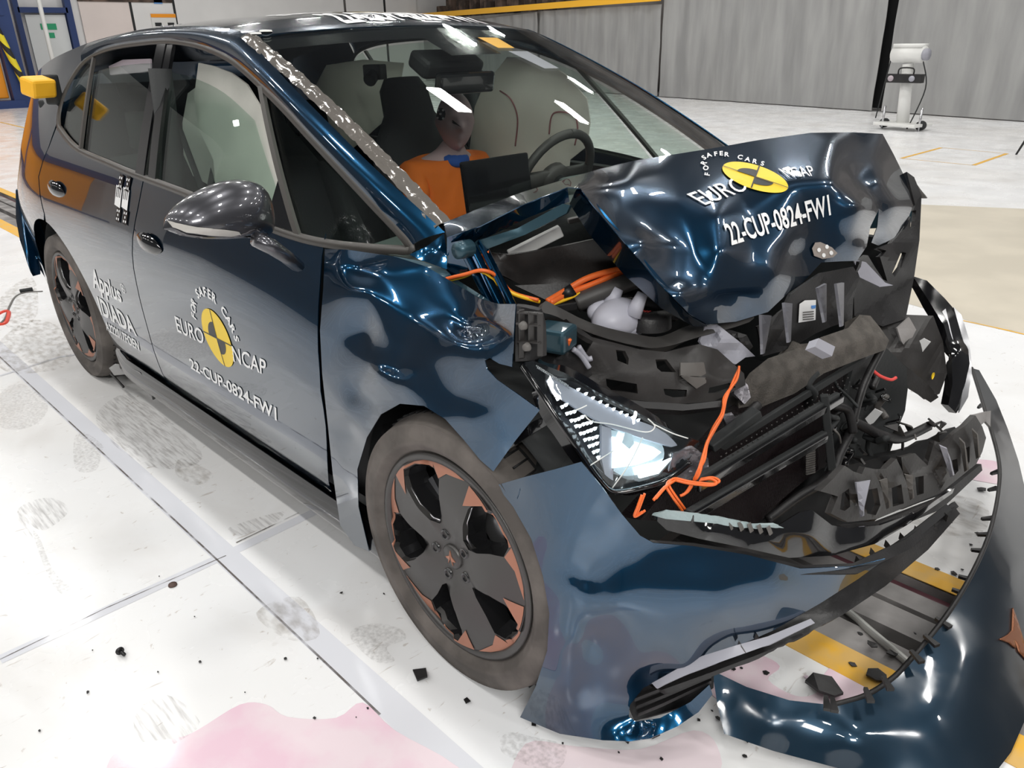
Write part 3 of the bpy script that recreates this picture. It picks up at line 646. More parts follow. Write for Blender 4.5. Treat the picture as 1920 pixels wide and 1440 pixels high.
# roof
ROOF = smooth2([p for p in roofE if p[0] <= -1.17], 4); vs = []; NJ = 24
def crown(x): return .042 if x < -1.6 else .042 - .01 * (x + 1.6)
for x, z in ROOF:
    e = Ys(x, z)
    for j in range(NJ + 1):
        s = -1 + 2 * j / NJ; xx = x + (.10 * (1 - s * s) if x > -1.3 else .10 * (1 - s * s) * max(0, (x + 3.3) / 2.0))
        vs.append((xx, s * e, z + crown(x) * (1 - abs(s) ** 2.2) - (.010 * (1 - s * s) if x > -1.3 else 0)))
n1 = NJ + 1
roof = obj('roof', vs, [(i * n1 + j, (i + 1) * n1 + j, (i + 1) * n1 + j + 1, i * n1 + j + 1) for i in range(len(ROOF) - 1) for j in range(NJ)], 'paint', car, thick=.004)
# windscreen
WSR = []; NT = 22
def ws(s, t):       # s: -1 near .. 1 far, t: 0 top .. 1 bottom
    xt, zt, yt = -1.17, 1.492, Ys(-1.17, 1.492); xb, zb, yb_ = -.205, 1.060, .69
    x = xt + (xb - xt) * t; z = zt + (zb - zt) * t; y = yt + (yb_ - yt) * t
    x += (.10 + .10 * t) * (1 - s * s); z += (.032 - .03 * t) * (1 - s * s) + .022 * math.sin(math.pi * t)
    return Vector((x, s * y, z))
vs = [ws(-1 + 2 * j / NJ, i / NT) for i in range(NT + 1) for j in range(NJ + 1)]
gf = lambda i0, i1, j0, j1: [(i * n1 + j, (i + 1) * n1 + j, (i + 1) * n1 + j + 1, i * n1 + j + 1) for i in range(i0, i1) for j in range(j0, j1)]
windscreen = obj('windscreen', vs, gf(0, NT, 0, NJ), 'glass_ws', car, thick=.005)
bb = MB()      # black printed border
vin = lambda s, t: ws(s, t) + Vector((-.004, 0, -.008))
def bandq(s0, s1, t0, t1, n=16):
    for i in range(n):
        for k in range(1):
            a, b = i / n, (i + 1) / n
            if abs(s1 - s0) > abs(t1 - t0): q = [vin(s0 + (s1 - s0) * a, t0), vin(s0 + (s1 - s0) * a, t1), vin(s0 + (s1 - s0) * b, t1), vin(s0 + (s1 - s0) * b, t0)]
            else: q = [vin(s0, t0 + (t1 - t0) * a), vin(s0, t0 + (t1 - t0) * b), vin(s1, t0 + (t1 - t0) * b), vin(s1, t0 + (t1 - t0) * a)]
            bb.add(q, [(0, 1, 2, 3)])
bandq(-1, 1, 0, .09, 24); bandq(-1, -.955, 0, 1, 20); bandq(.93, 1, 0, 1, 20); bandq(-1, 1, .95, 1, 24); bandq(-.17, .17, .08, .22, 6)
bb.build('windscreen_border', 'black_gloss', windscreen)
# orange and white stickers at the top of the glass
def wsq(name, c, m_, up_=.002): return obj(name, [ws(*p) + Vector((.3, 0, .9)).normalized() * up_ for p in c], [tuple(range(len(c)))], m_, windscreen, smooth=False)
# wipers omitted: they lie under the bonnet edge
# crinkled silver tape along both windscreen edges
def tape(s_, dx, wdt, seed):
    random.seed(seed); vs = []; NN = 90; K = 6
    for i in range(NN + 1):
        t = -.02 + 1.0 * i / NN; c = ws(s_, min(max(t, 0), 1)); c = c + Vector((.0, 0, 0))
        jit = .006 * noise.noise(Vector((t * 40, seed, 0)))
        for k in range(K + 1):
            u = (k / K - .45) * wdt; yy = c.y + math.copysign(1, -s_) * (u) * .8 + jit * math.copysign(1, s_)
            zz = c.z + .006 + (-abs(u) * .35 if u * 1 < 0 else 0) + .006 * abs(noise.noise(Vector((t * 34, k * .9, seed)))) + .0015 * math.sin(t * 90 + k)
            vs.append((c.x + u * .25, yy, zz))
    fs = [(i * (K + 1) + k, (i + 1) * (K + 1) + k, (i + 1) * (K + 1) + k + 1, i * (K + 1) + k + 1) for i in range(NN) for k in range(K)]
    return obj('sealing_tape', vs, fs if s_ < 0 else [f[::-1] for f in fs], 'tape', car, thick=.001, smooth=True)
tape(-1, 0, .052, 3)
# door handles
def handle(px, py, par):
    c = S(px, py); t = Vector((1, 0, -.05)).normalized(); h = MB()
    h.add([c + Vector((dx * .105, -.004 - .022 * (1 - dx * dx) * (1 - dz * dz) ** .5, dz * (.030 * (1 - abs(dx) ** 2.5) + .004) - dx * .005)) for dx in [-1 + i / 6 for i in range(13)] for dz in [-1 + k / 4 for k in range(9)]],
          [(i * 9 + k, (i + 1) * 9 + k, (i + 1) * 9 + k + 1, i * 9 + k + 1) for i in range(12) for k in range(8)])
    h.build('door_handle', 'black_gloss', par, thick=.004)
handle(281, 456, FD); handle(107, 354, RD)
# mirror: two-tone teardrop shell on an arm
mir = None
def mirror():
    c = U(412, 412, y=-1.035); L_ = .137; vs = []; NA, NB = 22, 20
    out = [(-1, .05), (-.96, .16), (-.85, .33), (-.65, .52), (-.4, .68), (-.1, .8), (.2, .86), (.5, .84), (.75, .74), (.92, .55), (1, .3)]
    bot = [(-1, .05), (-.9, -.08), (-.7, -.2), (-.4, -.33), (-.1, -.42), (.2, -.48), (.5, -.52), (.75, -.55), (.92, -.5), (1, -.3)]
    # local frame: u across car (outboard left in view), v up, w forward
    for i in range(NA + 1):
        a = -1 + 2 * i / NA; t_ = lerp_tab(out, a); b_ = lerp_tab(bot, a); dpt = .085 * (1 - abs(a) ** 2.4) ** .5 + .002
        for k in range(NB):
            th = 2 * math.pi * k / NB; cz = math.sin(th); cx = math.cos(th)
            z = (t_ * max(cz, 0) ** .9 - b_ * -max(-cz, 0) ** .9) if cz > 0 else b_ * (-cz) ** .9
            vs.append(c + Vector((cx * dpt * (1.0 if cx > 0 else .55) + .0 * a, a * L_, z * .104)))
    fs = [(i * NB + k, i * NB + (k + 1) % NB, (i + 1) * NB + (k + 1) % NB, (i + 1) * NB + k) for i in range(NA) for k in range(NB)]
    m_ = obj('wing_mirror', vs, fs, 'mirror_paint', car)
    return m_, c
mir, mc = mirror()
def bvh_of(o): me = o.data; return BVHTree.FromPolygons([v.co.copy() for v in me.vertices], [tuple(p.vertices) for p in me.polygons])
def onto(B_, px, py, eps=.0015):
    d = ray((px, py)).normalized(); h = B_.ray_cast(CAMP, d)
    if h[0] is None: h = B_.find_nearest(CAMP + d * 2.0)
    n = h[1] if h[1].dot(d) < 0 else -h[1]; return h[0] + n * eps
def patch(name, poly, B_, m_, parent, eps=.0015, step=5):
    ov, fs = fill(poly, step); return obj(name, [onto(B_, p.x, p.y, eps) for p in ov], [f[::-1] for f in fs], m_, parent, smooth=True)
# arm, indicator strip, lower shell line
arm = MB(); a0 = U(470, 462, y=-.965); 
def quadp(pts, y): return [U(p[0], p[1], y=y_) for p, y_ in zip(pts, y)]
arm.tube([U(478, 448, y=-1.0), U(508, 462, y=-.965), U(535, 480, y=-.92), U(556, 497, y=-.885)], [.030, .033, .030, .028], 10, flat=.6); arm.build('mirror_arm', 'mirror_paint', mir)
MBV = bvh_of(mir)
patch('mirror_indicator', [(314, 413), (330, 418), (370, 426), (420, 430), (448, 434), (452, 441), (440, 443), (400, 441), (350, 435), (325, 426)], MBV, mat('indicator_lens', (.50, .48, .45), .25, coat=.5), mir, .002)
patch('mirror_lower_shell', [(326, 428), (350, 438), (400, 445), (450, 445), (508, 438), (506, 452), (490, 464), (455, 467), (400, 466), (360, 455), (335, 440)], MBV, mat('mirror_lower_grey', (.12, .115, .125), .42, metal=.4), mir, .002)
# lamp highlights on the near roof rail, put in as small white discs
for k, px in enumerate((286, 308)):
    for j in range(4):
        q = U(px + j * 6, 68 - j * 5, y=-.615 + .012 * j); MB().lathe([(0, .008), (.010, .004), (.012, 0)], q, 'y', 10).build('rail_highlight_dot', 'camwhite', car)
# ================================================================== WHEELS
def make_wheel(cx, cy, cz, steer=0, r=.350):
    root = bpy.data.objects.new('wheel', None); COL.objects.link(root); root.location = (0, 0, 0); root.parent = car; root.matrix_parent_inverse = Matrix.Translation(-car.location)
    W_ = []
    def fin(mb, name, m_, par=None, **k):
        o = mb.build(name, m_, None, **k); o.parent = root; W_.append(o); return o
    R_ = r; rr = .256
    prof = [(rr, .006), (rr + .012, .0), (rr + .018, -.008), (.283, -.013), (.287, -.018), (.296, -.019), (.300, -.016), (.318, -.015), (.332, -.009), (.336, -.012), (R_ - .008, .008), (R_ - .001, .030), (R_, .06), (R_, .15), (R_ - .008, .185), (.32, .205), (rr, .19)]
    ty = fin(MB().lathe(prof, (0, 0, 0), 'y', 96), 'tyre', 'tyre')
    tb = MB()
    for k in range(72):                                            # tread blocks as shallow sipes
        a = 2 * math.pi * k / 72
        for y0, y1, sw in ((.030, .075, .05), (.13, .175, -.05)):
            p = [Vector(((R_ + .0015) * math.cos(a + sw * (y - .1) * 6), y, (R_ + .0015) * math.sin(a + sw * (y - .1) * 6))) for y in (y0, (y0 + y1) / 2, y1)]
            tb.tube(p, .0035, 4)
    fin(tb, 'tread_groove', 'dark', ty)
    gr = MB()
    for y in (.078, .103, .128): gr.lathe([(R_ + .001, y - .004), (R_ + .0016, y), (R_ + .001, y + .004)], (0, 0, 0), 'y', 64)
    fin(gr, 'tread_groove', 'dark', ty)
    # barrel, brake disc, caliper
    fin(MB().lathe([(.250, .004), (.244, .02), (.232, .06), (.225, .16)], (0, 0, 0), 'y', 64), 'rim_barrel', 'rimgloss')
    fin(MB().lathe([(.06, .075), (.155, .075), (.160, .085), (.155, .095), (.06, .095)], (0, 0, 0), 'y', 48), 'brake_disc', 'steel')
    cal = MB().lathe([(.10, .05), (.185, .05), (.19, .11), (.10, .11)], (0, 0, 0), 'y', 10, ang(130), ang(195)); fin(cal, 'brake_caliper', 'alloy')
    fin(MB().lathe([(0, .14), (.22, .14)], (0, 0, 0), 'y', 32), 'inner_cover', 'dark')
    # aero rim face: five wide blades, openings between, copper accents
    def pol(rad, a, y): return Vector((rad * math.cos(a), y, rad * math.sin(a)))
    rg = MB().lathe([(.252, .002), (.2535, -.004), (.247, -.007), (.236, -.006), (.232, .004), (.234, .02)], (0, 0, 0), 'y', 96); fin(rg, 'rim_edge', 'rim')
    openings = []
    def opening(a, wide=1.0):
        pts = [(.084, 0), (.105, -8), (.15, -10), (.192, -13), (.214, -8), (.222, 0), (.226, 8), (.225, 18), (.214, 23), (.185, 25), (.14, 23), (.098, 14)]
        return [(rd_ * math.cos(a + ang(d * wide)), rd_ * math.sin(a + ang(d * wide))) for rd_, d in pts]
    base = 112
    ops = [opening(ang(base + 72 * k)) for k in range(5)]
    circ = [(.236 * math.cos(2 * math.pi * k / 60), .236 * math.sin(2 * math.pi * k / 60)) for k in range(60)]
    def face(x, z):
        q = math.hypot(x, z); a = math.degrees(math.atan2(z, x)) - base
        tw = ((a % 72) + 72) % 72
        sm = min(1, max(0, (q - .05) / .08)); tilt = ((tw - 24) / 46) if tw > 12 else (tw + 72 - 24) / 46 * 0
        bell = -.012 * math.sin(math.pi * min(1, max(0, (q - .03) / .21)))
        return Vector((x, .002 + bell + .016 * (tilt - .5) * sm * (1 if tw > 12 else 0), z))
    fc = None
    ov, fs = fill(circ, .011, ops)
    fc = obj('rim_face', [face(p.x, p.y) for p in ov], fs, 'rim', None, thick=.014, off=-1); fc.parent = root; W_.append(fc)
    me = fc.data
    # walls of the openings
    for op in ops:
        wl = MB(); n = len(op); fr = [face(*p) for p in op]; bk = [Vector((p[0] * .97, .055, p[1] * .97)) for p in op]
        wl.add(fr + bk, [(i, (i + 1) % n, n + (i + 1) % n, n + i) for i in range(n)])
        fin(wl, 'rim_recess', 'rimgloss', fc, smooth=False)
    # bright machined edge along one side of each opening
    for op in ops: ed = MB(); ed.tube([face(*p) + Vector((0, .012, 0)) for p in (op[9], op[10], op[11], op[0])], .0025, 6); fin(ed, 'rim_bright_edge', 'steel')
    
    # copper wedges at the rim
    for k in range(5):
        cw = MB()
        a = ang(base + 72 * k)
        for d0, d1, d2, ri in ((17, 31, 30, .180), (-7, -37, -13, .196)):
            ring = [(.2335, d0), (.2335, d0 + (d1 - d0) * .33), (.2335, d0 + (d1 - d0) * .66), (.2335, d1), (ri + .02, d2 + (d1 - d2) * .35), (ri, d2)]
            pts = [(rad * math.cos(a + ang(d)), rad * math.sin(a + ang(d))) for rad, d in ring]
            if (d1 - d0) < 0: pts = pts[::-1]
            ov, ff = fill(pts, .012); n0 = len(cw.v); cw.add([face(p.x, p.y) + Vector((0, -.0022, 0)) for p in ov], ff)
        ring = [(.2335, -8), (.2335, 0), (.2335, 8), (.2335, 18), (.2275, 18), (.2285, 8), (.2245, 0), (.217, -8)]
        pts = [(rad * math.cos(a + ang(d)), rad * math.sin(a + ang(d))) for rad, d in ring]
        ov, ff = fill(pts, .012); cw.add([face(p.x, p.y) + Vector((0, -.0022, 0)) for p in ov], ff)
        fin(cw, 'copper_accent', 'copper', fc, thick=.0005)
    # hub cap, bolts, emblem
    hb = fin(MB().lathe([(.0, -.006), (.026, -.006), (.030, -.003), (.031, .006)], (0, 0, 0), 'y', 32), 'hub_cap', 'rim')
    for k in range(5):
        a = ang(base - 3 + 72 * k); c = Vector((.056 * math.cos(a), .0, .056 * math.sin(a)))
        fin(MB().lathe([(0, .0), (.008, .0), (.0085, -.006), (.013, -.006), (.014, .004)], c, 'y', 16), 'wheel_bolt', 'rimgloss')
    em = MB()
    for s_ in (-1, 1):
        em.prism([Vector((0, -.008, .020)), Vector((s_ * .004, -.008, .004)), Vector((s_ * .017, -.008, -.004)), Vector((s_ * .006, -.008, -.007)), Vector((s_ * .008, -.008, -.018)), Vector((s_ * .0015, -.008, -.004))], (0, .003, 0))
    fin(em, 'hub_emblem', 'copper', hb, smooth=False)
    T = Matrix.Translation((cx, cy, cz)) @ Matrix.Rotation(steer, 4, 'Z')
    if cy > 0: T = Matrix.Translation((cx, cy, cz)) @ Matrix.Rotation(math.pi + steer, 4, 'Z')
    for o in W_:
        if o.parent == root: o.matrix_basis = T @ (Matrix.Identity(4) if o.name.startswith(('tyre', 'tread')) else Matrix.Diagonal((1.045, 1, 1.045, 1)))
        o.matrix_parent_inverse = Matrix.Identity(4)
    return root
make_wheel(0, -.895, .350); 
def copy_wheel(src, T):
    r2 = src.copy(); COL.objects.link(r2); r2.parent = car; r2.matrix_parent_inverse = Matrix.Translation(-car.location)
    for ch in list(src.children):
        c = ch.copy(); COL.objects.link(c); c.parent = r2; c.matrix_parent_inverse = Matrix.Identity(4); c.matrix_basis = T @ Matrix.Diagonal(ch.matrix_basis.to_scale().to_4d()) if False else T @ (Matrix.Identity(4) if ch.name.startswith(('tyre', 'tread')) else Matrix.Diagonal((1.045, 1, 1.045, 1)))
        for gch in ch.children:
            d = gch.copy(); COL.objects.link(d); d.parent = c
    return r2
fw = [o for o in car.children if o.name == 'wheel'][0]
copy_wheel(fw, Matrix.Translation((-2.77, -.866, .350)) @ Matrix.Rotation(ang(28), 4, 'Y'))
copy_wheel(fw, Matrix.Translation((0.02, .895, .350)) @ Matrix.Rotation(math.pi, 4, 'Z')); copy_wheel(fw, Matrix.Translation((-2.77, .885, .350)) @ Matrix.Rotation(math.pi, 4, 'Z'))
# ================================================================== SHEETS: crumpled panels
import numpy as np
def _pt(p):
    """(px, py, y) | (px, py, 'x'|'z'|'y', v) -> depth along the viewing axis, None for relief points"""
    if len(p) == 3: return U(p[0], p[1], y=p[2])
    if p[2] == 'd': return CAMP + ray(p) * p[3]
    if p[2] in 'xyz': return U(p[0], p[1], **{p[2]: p[3]})
    return None
def depth_of(q, px, py): d = ray((px, py)); return (q - CAMP).dot(d) / d.dot(d)
class Depth:
    def __init__(s, pts, relief, k=.6):
        P = [(p[0], p[1]) for p in pts]; D = [depth_of(_pt(p), p[0], p[1]) for p in pts]
        s.k = 1.0; s.fit(P, D)
        RP = [(p[0], p[1]) for p in relief]; RD = [s.tps(*p) + r[3] for p, r in zip(RP, relief)]
        s.P2 = P + RP; s.D2 = D + RD; s.fit(s.P2, s.D2); s.k = k
        ov, _, of, oi, _, _ = delaunay_2d_cdt([Vector(p) for p in s.P2], [], [], 0, 1e-6)
        s.T = [(tuple(ov[f[0]]), tuple(ov[f[1]]), tuple(ov[f[2]]), oi[f[0]][0], oi[f[1]][0], oi[f[2]][0]) for f in of if all(oi[i] for i in f)]
    @staticmethod
    def phi(r2): return np.where(r2 > 0, r2 * np.log(np.maximum(r2, 1e-12)) * .5, 0)
    def fit(s, P, D):
        A = np.array(P, float) / 100; n = len(A); r2 = ((A[:, None] - A[None]) ** 2).sum(-1); K = s.phi(r2) + np.eye(n) * .002
        Pm = np.hstack([np.ones((n, 1)), A]); L = np.block([[K, Pm], [Pm.T, np.zeros((3, 3))]])
        s.w = np.linalg.solve(L, np.concatenate([D, np.zeros(3)])); s.A = A
    def tps(s, px, py):
        q = np.array([px, py]) / 100; r2 = ((s.A - q) ** 2).sum(-1); n = len(s.A)
        return float(s.phi(r2) @ s.w[:n] + s.w[n] + s.w[n + 1:] @ q)
    def __call__(s, px, py):
        d = s.tps(px, py)
        if s.k >= 1: return d
        best = None
        for a, b, c, i, j, k in s.T:
            den = (b[1] - c[1]) * (a[0] - c[0]) + (c[0] - b[0]) * (a[1] - c[1])
            if abs(den) < 1e-6: continue
            u = ((b[1] - c[1]) * (px - c[0]) + (c[0] - b[0]) * (py - c[1])) / den; v = ((c[1] - a[1]) * (px - c[0]) + (a[0] - c[0]) * (py - c[1])) / den; w_ = 1 - u - v
            m_ = min(u, v, w_)
            if m_ > -.5 and (best is None or m_ > best[0]): best = (m_, u * s.D2[i] + v * s.D2[j] + w_ * s.D2[k])
            if m_ >= 0: break
        return d if best is None else s.k * d + (1 - s.k) * best[1]
def sheet(name, ring, inner=(), m='plastic', parent=None, holes=(), step=14, thick=.004, k=.6, wr=0, wsc=12, curve=0, label=None, smooth=True, anchors=(), back=1, bevel=0):
    """a bent panel whose corners are given as points of the place"""
    fixed = [p for p in ring if _pt(p) is not None] + [p for p in inner if _pt(p) is not None] + list(anchors)
    rel = [p for p in inner if _pt(p) is None]
    D = Depth(fixed, rel, k)
    out = [(p[0], p[1]) for p in ring]
    if curve: out = smooth2(out, curve, True)
    ov, fs = fill(out, step, holes); vs = []
    for p in ov:
        t = D(p.x, p.y); q = CAMP + ray(p) * t
        if wr: n_ = noise.noise(q * wsc) + .5 * noise.noise(q * wsc * 2.3); q = q + ray(p).normalized() * wr * n_
        vs.append(q)
    fs = [tuple(reversed(f)) for f in fs]      # image y runs down
    n = Vector((0, 0, 0))
    for f in fs: n += (vs[f[1]] - vs[f[0]]).cross(vs[f[2]] - vs[f[0]])
    c = sum(vs, Vector((0, 0, 0))) / len(vs)
    if n.dot(CAMP - c) < 0: fs = [tuple(reversed(f)) for f in fs]
    o = obj(name, vs, fs, m, parent or car, thick=thick, off=-back, smooth=smooth, label=label, bevel=bevel)
    o['_n'] = 0; del o['_n']
    return o
def PT(px, py, y=None, **kw): return U(px, py, y=y) if y is not None else U(px, py, **kw)
def cable(name, pts, r, m, parent=None, n=7, seg=7): return MB().tube(spline([_pt(p) for p in pts], seg), r, n).build(name, m, parent or car)
def bar(name, a, b, w_, h_, m, parent=None, bevel=.003):
    a, b = _pt(a), _pt(b); d = b - a; q = d.to_track_quat('X', 'Z').to_matrix()
    return MB().box((a + b) / 2, (d.length, w_, h_), q).build(name, m, parent or car, smooth=False, bevel=bevel)
# ---------------------------------------------------------- near front wing
fender = sheet('front_wing', [(609, 467, -.838), (650, 468, -.828), (740, 481, -.79), (800, 500, -.77), (850, 530, -.78), (900, 560, -.80), (935, 570, -.84), (967, 570, -.86),
    (963, 630, -.875), (960, 688, -.885), (936, 682, -.885), (918, 671, -.89), (909, 676, -.89), (913, 692, -.89), (932, 712, -.89), (975, 742, -.885), (1012, 769, -.865), (965, 828, -.88), (925, 884, -.905),
    (900, 862, -.915), (870, 825, -.918), (835, 786, -.92), (795, 761, -.92), (750, 757, -.92), (714, 777, -.92), (688, 820, -.918), (670, 880, -.915), (672, 950, -.905), (692, 1034, -.88), (664, 1022, -.875), (638, 985, -.88), (624, 890, -.893), (615, 800, -.902), (604, 700, -.905), (600, 620, -.90), (606, 540, -.875)],
    [(655, 543, 'r', -.022), (690, 547, 'r', -.026), (668, 500, 'r', .030), (640, 500, 'r', .006), (715, 520, 'r', .004), (770, 592, 'r', -.012), (860, 640, 'r', -.014), (872, 612, 'r', .034), (840, 590, 'r', .004), (800, 560, 'r', -.006), (905, 640, 'r', .006), (920, 600, 'r', .028),
     (640, 640, 'r', .016), (688, 620, 'r', .028), (694, 680, 'r', .006), (712, 700, 'r', -.016), (672, 735, 'r', .02), (650, 770, 'r', -.014), (740, 690, 'r', .012), (700, 760, 'r', .012), (660, 820, 'r', .016), (645, 880, 'r', -.004), (720, 620, 'r', -.006), (800, 690, 'r', .004), (850, 740, 'r', .012), (880, 790, 'r', -.008), (930, 770, 'r', -.006), (940, 830, 'r', -.012), (760, 722, 'r', -.012), (640, 700, 'r', .004)],
    'paint', step=9, k=.55, thick=.0018)
sheet('pillar_foot', [(768, 477, -.80), (800, 462, -.76), (832, 438, -.715), (838, 470, -.73), (838, 505, -.745), (815, 497, -.76), (785, 486, -.785)], [(815, 470, 'r', -.012)], 'paint', step=8, thick=.003)
# ---------------------------------------------------------- bonnet
HR = [(832, 418, -.70), (900, 390, -.63), (980, 360, -.53), (1060, 336, -.43), (1120, 318, -.34), (1190, 301, -.24), (1260, 290, -.12), (1330, 279, .02), (1420, 263, .20), (1520, 249, .42), (1600, 248, .62), (1655, 251, .78),
      (1676, 290, .80), (1698, 335, .80), (1712, 385, .76), (1700, 418, .72), (1678, 445, .64), (1648, 461, .54), (1634, 455, .49), (1645, 425, .48), (1648, 392, .47), (1632, 425, .40), (1625, 462, .36), (1607, 489, .30), (1575, 490, .22), (1540, 492, .13), (1505, 530, .02), (1480, 547, -.06), (1440, 585, -.17), (1380, 603, -.28), (1326, 608, -.41),
      (1292, 588, -.49), (1250, 545, -.54), (1200, 488, -.57), (1150, 430, -.59), (1112, 385, -.60), (1088, 353, -.59), (1064, 351, -.60), (980, 384, -.665), (900, 424, -.72), (838, 445, -.75)]
HI = [(1128, 352, 'r', -.024), (1205, 455, 'r', -.025), (1275, 552, 'r', -.018), (1160, 380, 'r', -.004), (1218, 432, 'r', .008), (1275, 525, 'r', .004), (1178, 336, 'r', -.030),
      (1270, 375, 'r', -.006), (1345, 405, 'r', -.038), (1348, 470, 'r', -.045), (1335, 545, 'r', -.028), (1300, 465, 'r', .0), (1240, 325, 'r', .004), (1380, 318, 'r', -.004),
      (1412, 470, 'r', -.024), (1452, 515, 'r', -.045), (1478, 450, 'r', -.012), (1400, 400, 'r', -.008), (1440, 545, 'r', -.028), (1500, 480, 'r', .018),
      (1480, 345, 'r', -.03), (1560, 342, 'r', -.045), (1612, 385, 'r', -.045), (1540, 402, 'r', .034), (1590, 450, 'r', .02),
      (1560, 262, 'r', -.02), (1580, 305, 'r', -.02), (1640, 300, 'r', -.02), (1602, 335, 'r', .016), (1650, 342, 'r', -.045), (1674, 385, 'r', -.05), (1630, 365, 'r', .004), (1660, 425, 'r', -.03)]
bonnet = sheet('bonnet', HR, HI, 'paint', step=9, k=.6, thick=.0018, wr=.0006, wsc=7)
sheet('bonnet_inner_frame', [(1080, 356, -.585), (1112, 388, -.59), (1150, 433, -.585), (1200, 491, -.565), (1250, 548, -.535), (1292, 592, -.485), (1326, 612, -.41), (1300, 612, -.44), (1240, 578, -.50), (1170, 515, -.54), (1105, 440, -.56), (1068, 382, -.56)], (), 'paint', step=14, thick=.012)
sheet('bonnet_rear_flange', [(838, 446, -.745), (900, 426, -.715), (980, 386, -.66), (1064, 353, -.595), (1068, 378, -.575), (990, 408, -.64), (900, 452, -.69), (862, 470, -.72), (838, 480, -.74)], [(930, 428, 'r', .02)], 'paint', step=14, thick=.004)
sheet('bonnet_hinge_arm', [(893, 452, -.71), (970, 428, -.66), (1055, 382, -.60), (1069, 385, -.595), (1062, 400, -.60), (985, 440, -.65), (900, 472, -.705), (868, 470, -.72)], [(960, 440, 'r', -.008)], 'bodyin', step=12, thick=.012)
# hinge links
for a, b, w_ in (((868, 462, -.735), (925, 575, -.72), .026), ((885, 462, -.72), (948, 590, -.71), .022), ((900, 450, -.70), (962, 575, -.70), .018)): bar('hinge_link', a, b, w_, .012, 'paint')
MB().lathe([(0, -.02), (.018, -.02), (.02, 0), (.02, .02)], PT(869, 468, -.745), 'y', 16).build('hinge_pivot', 'bodyin', car)
sheet('hinge_bracket', [(845, 455, -.74), (868, 450, -.74), (880, 480, -.73), (875, 515, -.73), (850, 530, -.73), (838, 500, -.74)], (), 'paint', step=10, thick=.006)
sheet('wing_rail', [(738, 480, -.77), (790, 490, -.75), (835, 505, -.74), (850, 520, -.74), (905, 555, -.74), (930, 572, -.76), (900, 572, -.77), (850, 545, -.78), (800, 515, -.78)], [(860, 530, 'r', -.01)], 'bodyin', step=12, thick=.01)
# ---------------------------------------------------------- bay floor, bulkhead, inner walls
mb = MB(); mb.box((-.32, 0, .66), (.03, 1.40, .74)); part('bulkhead', mb, 'cabin', smooth=False)
mb = MB(); mb.box((.0, 0, .36), (.66, 1.30, .03)); part('bay_floor', mb, 'dark', smooth=False)
mb = MB(); mb.box((-.10, -.62, .58), (.42, .03, .5)); part('inner_wing', mb, 'cabin', smooth=False)
mb = MB(); mb.box((-.0, .68, .60), (.60, .03, .56)); part('inner_wing', mb, 'cabin', smooth=False)
part('wheel_arch_liner', MB().lathe([(.40, 0), (.40, -.22)], (0, -.63, .36), 'y', 30, ang(38), ang(178)), 'cabin', thick=.004)
sheet('scuttle_panel', [(900, 455, 'x', -.20), (1060, 395, 'x', -.16), (1180, 425, 'x', -.06), (1200, 470, 'x', -.05), (1060, 490, 'x', -.12), (925, 500, 'x', -.18)], (), 'cabin', step=20, thick=.01)
sheet('front_storage_tub', [(903, 471, -.66), (955, 478, -.62), (1030, 467, -.55), (1120, 447, -.46), (1200, 428, -.38), (1225, 500, -.38), (1190, 512, -.40), (1090, 532, -.48), (985, 538, -.58), (940, 515, -.64)], [(960, 500, 'r', .02), (985, 500, 'r', -.006), (1030, 510, 'r', .02), (1100, 490, 'r', .0)], 'plastic_g', step=14, thick=.006, k=.4)
sheet('storage_tub_floor', [(965, 535, -.60), (1090, 530, -.48), (1190, 512, -.40), (1210, 560, -.38), (1120, 590, -.46), (1040, 570, -.55)], (), 'plastic', step=20, thick=.01)
bar('strut_tube', (955, 480, -.60), (1052, 432, -.50), .026, .026, 'camwhite'); bar('wiper_linkage', (1065, 415, -.44), (1120, 402, -.38), .02, .012, 'trimgrey')
cable('bonnet_seal', [(1080, 568, -.55), (1130, 548, -.50), (1200, 522, -.42), (1260, 520, -.36)], .022, 'rubber')
bar('bay_crossbar', (985, 585, -.66), (1080, 570, -.55), .03, .02, 'plastic')
for pts, r, m_ in (([(837, 523, -.76), (870, 515, -.75), (905, 507, -.73), (935, 520, -.70), (960, 548, -.68), (1010, 563, -.64)], .0045, 'orange'), ([(838, 526, -.755), (870, 518, -.745), (900, 508, -.73), (930, 530, -.70), (965, 552, -.68), (1012, 566, -.635)], .0045, 'yellowc'),
                   ([(907, 475, -.70), (915, 495, -.69), (922, 530, -.69), (940, 575, -.69), (985, 580, -.67), (1000, 590, -.66)], .006, 'orange'), ([(912, 472, -.70), (925, 500, -.69), (918, 545, -.70), (932, 572, -.70)], .006, 'orange'),
                   ([(1026, 565, -.62), (1060, 545, -.57), (1100, 522, -.52), (1150, 507, -.46), (1202, 500, -.40)], .0075, 'orange'), ([(1032, 568, -.615), (1066, 550, -.565), (1110, 533, -.51), (1160, 513, -.45), (1205, 503, -.395)], .0075, 'orange'),
                   ([(1036, 571, -.61), (1075, 556, -.56), (1120, 535, -.50), (1165, 518, -.445), (1206, 507, -.39)], .004, 'yellowc')):
    cable('wiring_loom', pts, r, m_)
MB().tube([PT(1055, 555, -.575), PT(1075, 542, -.555)], .015, 8).build('cable_tape', 'inkblack', car)
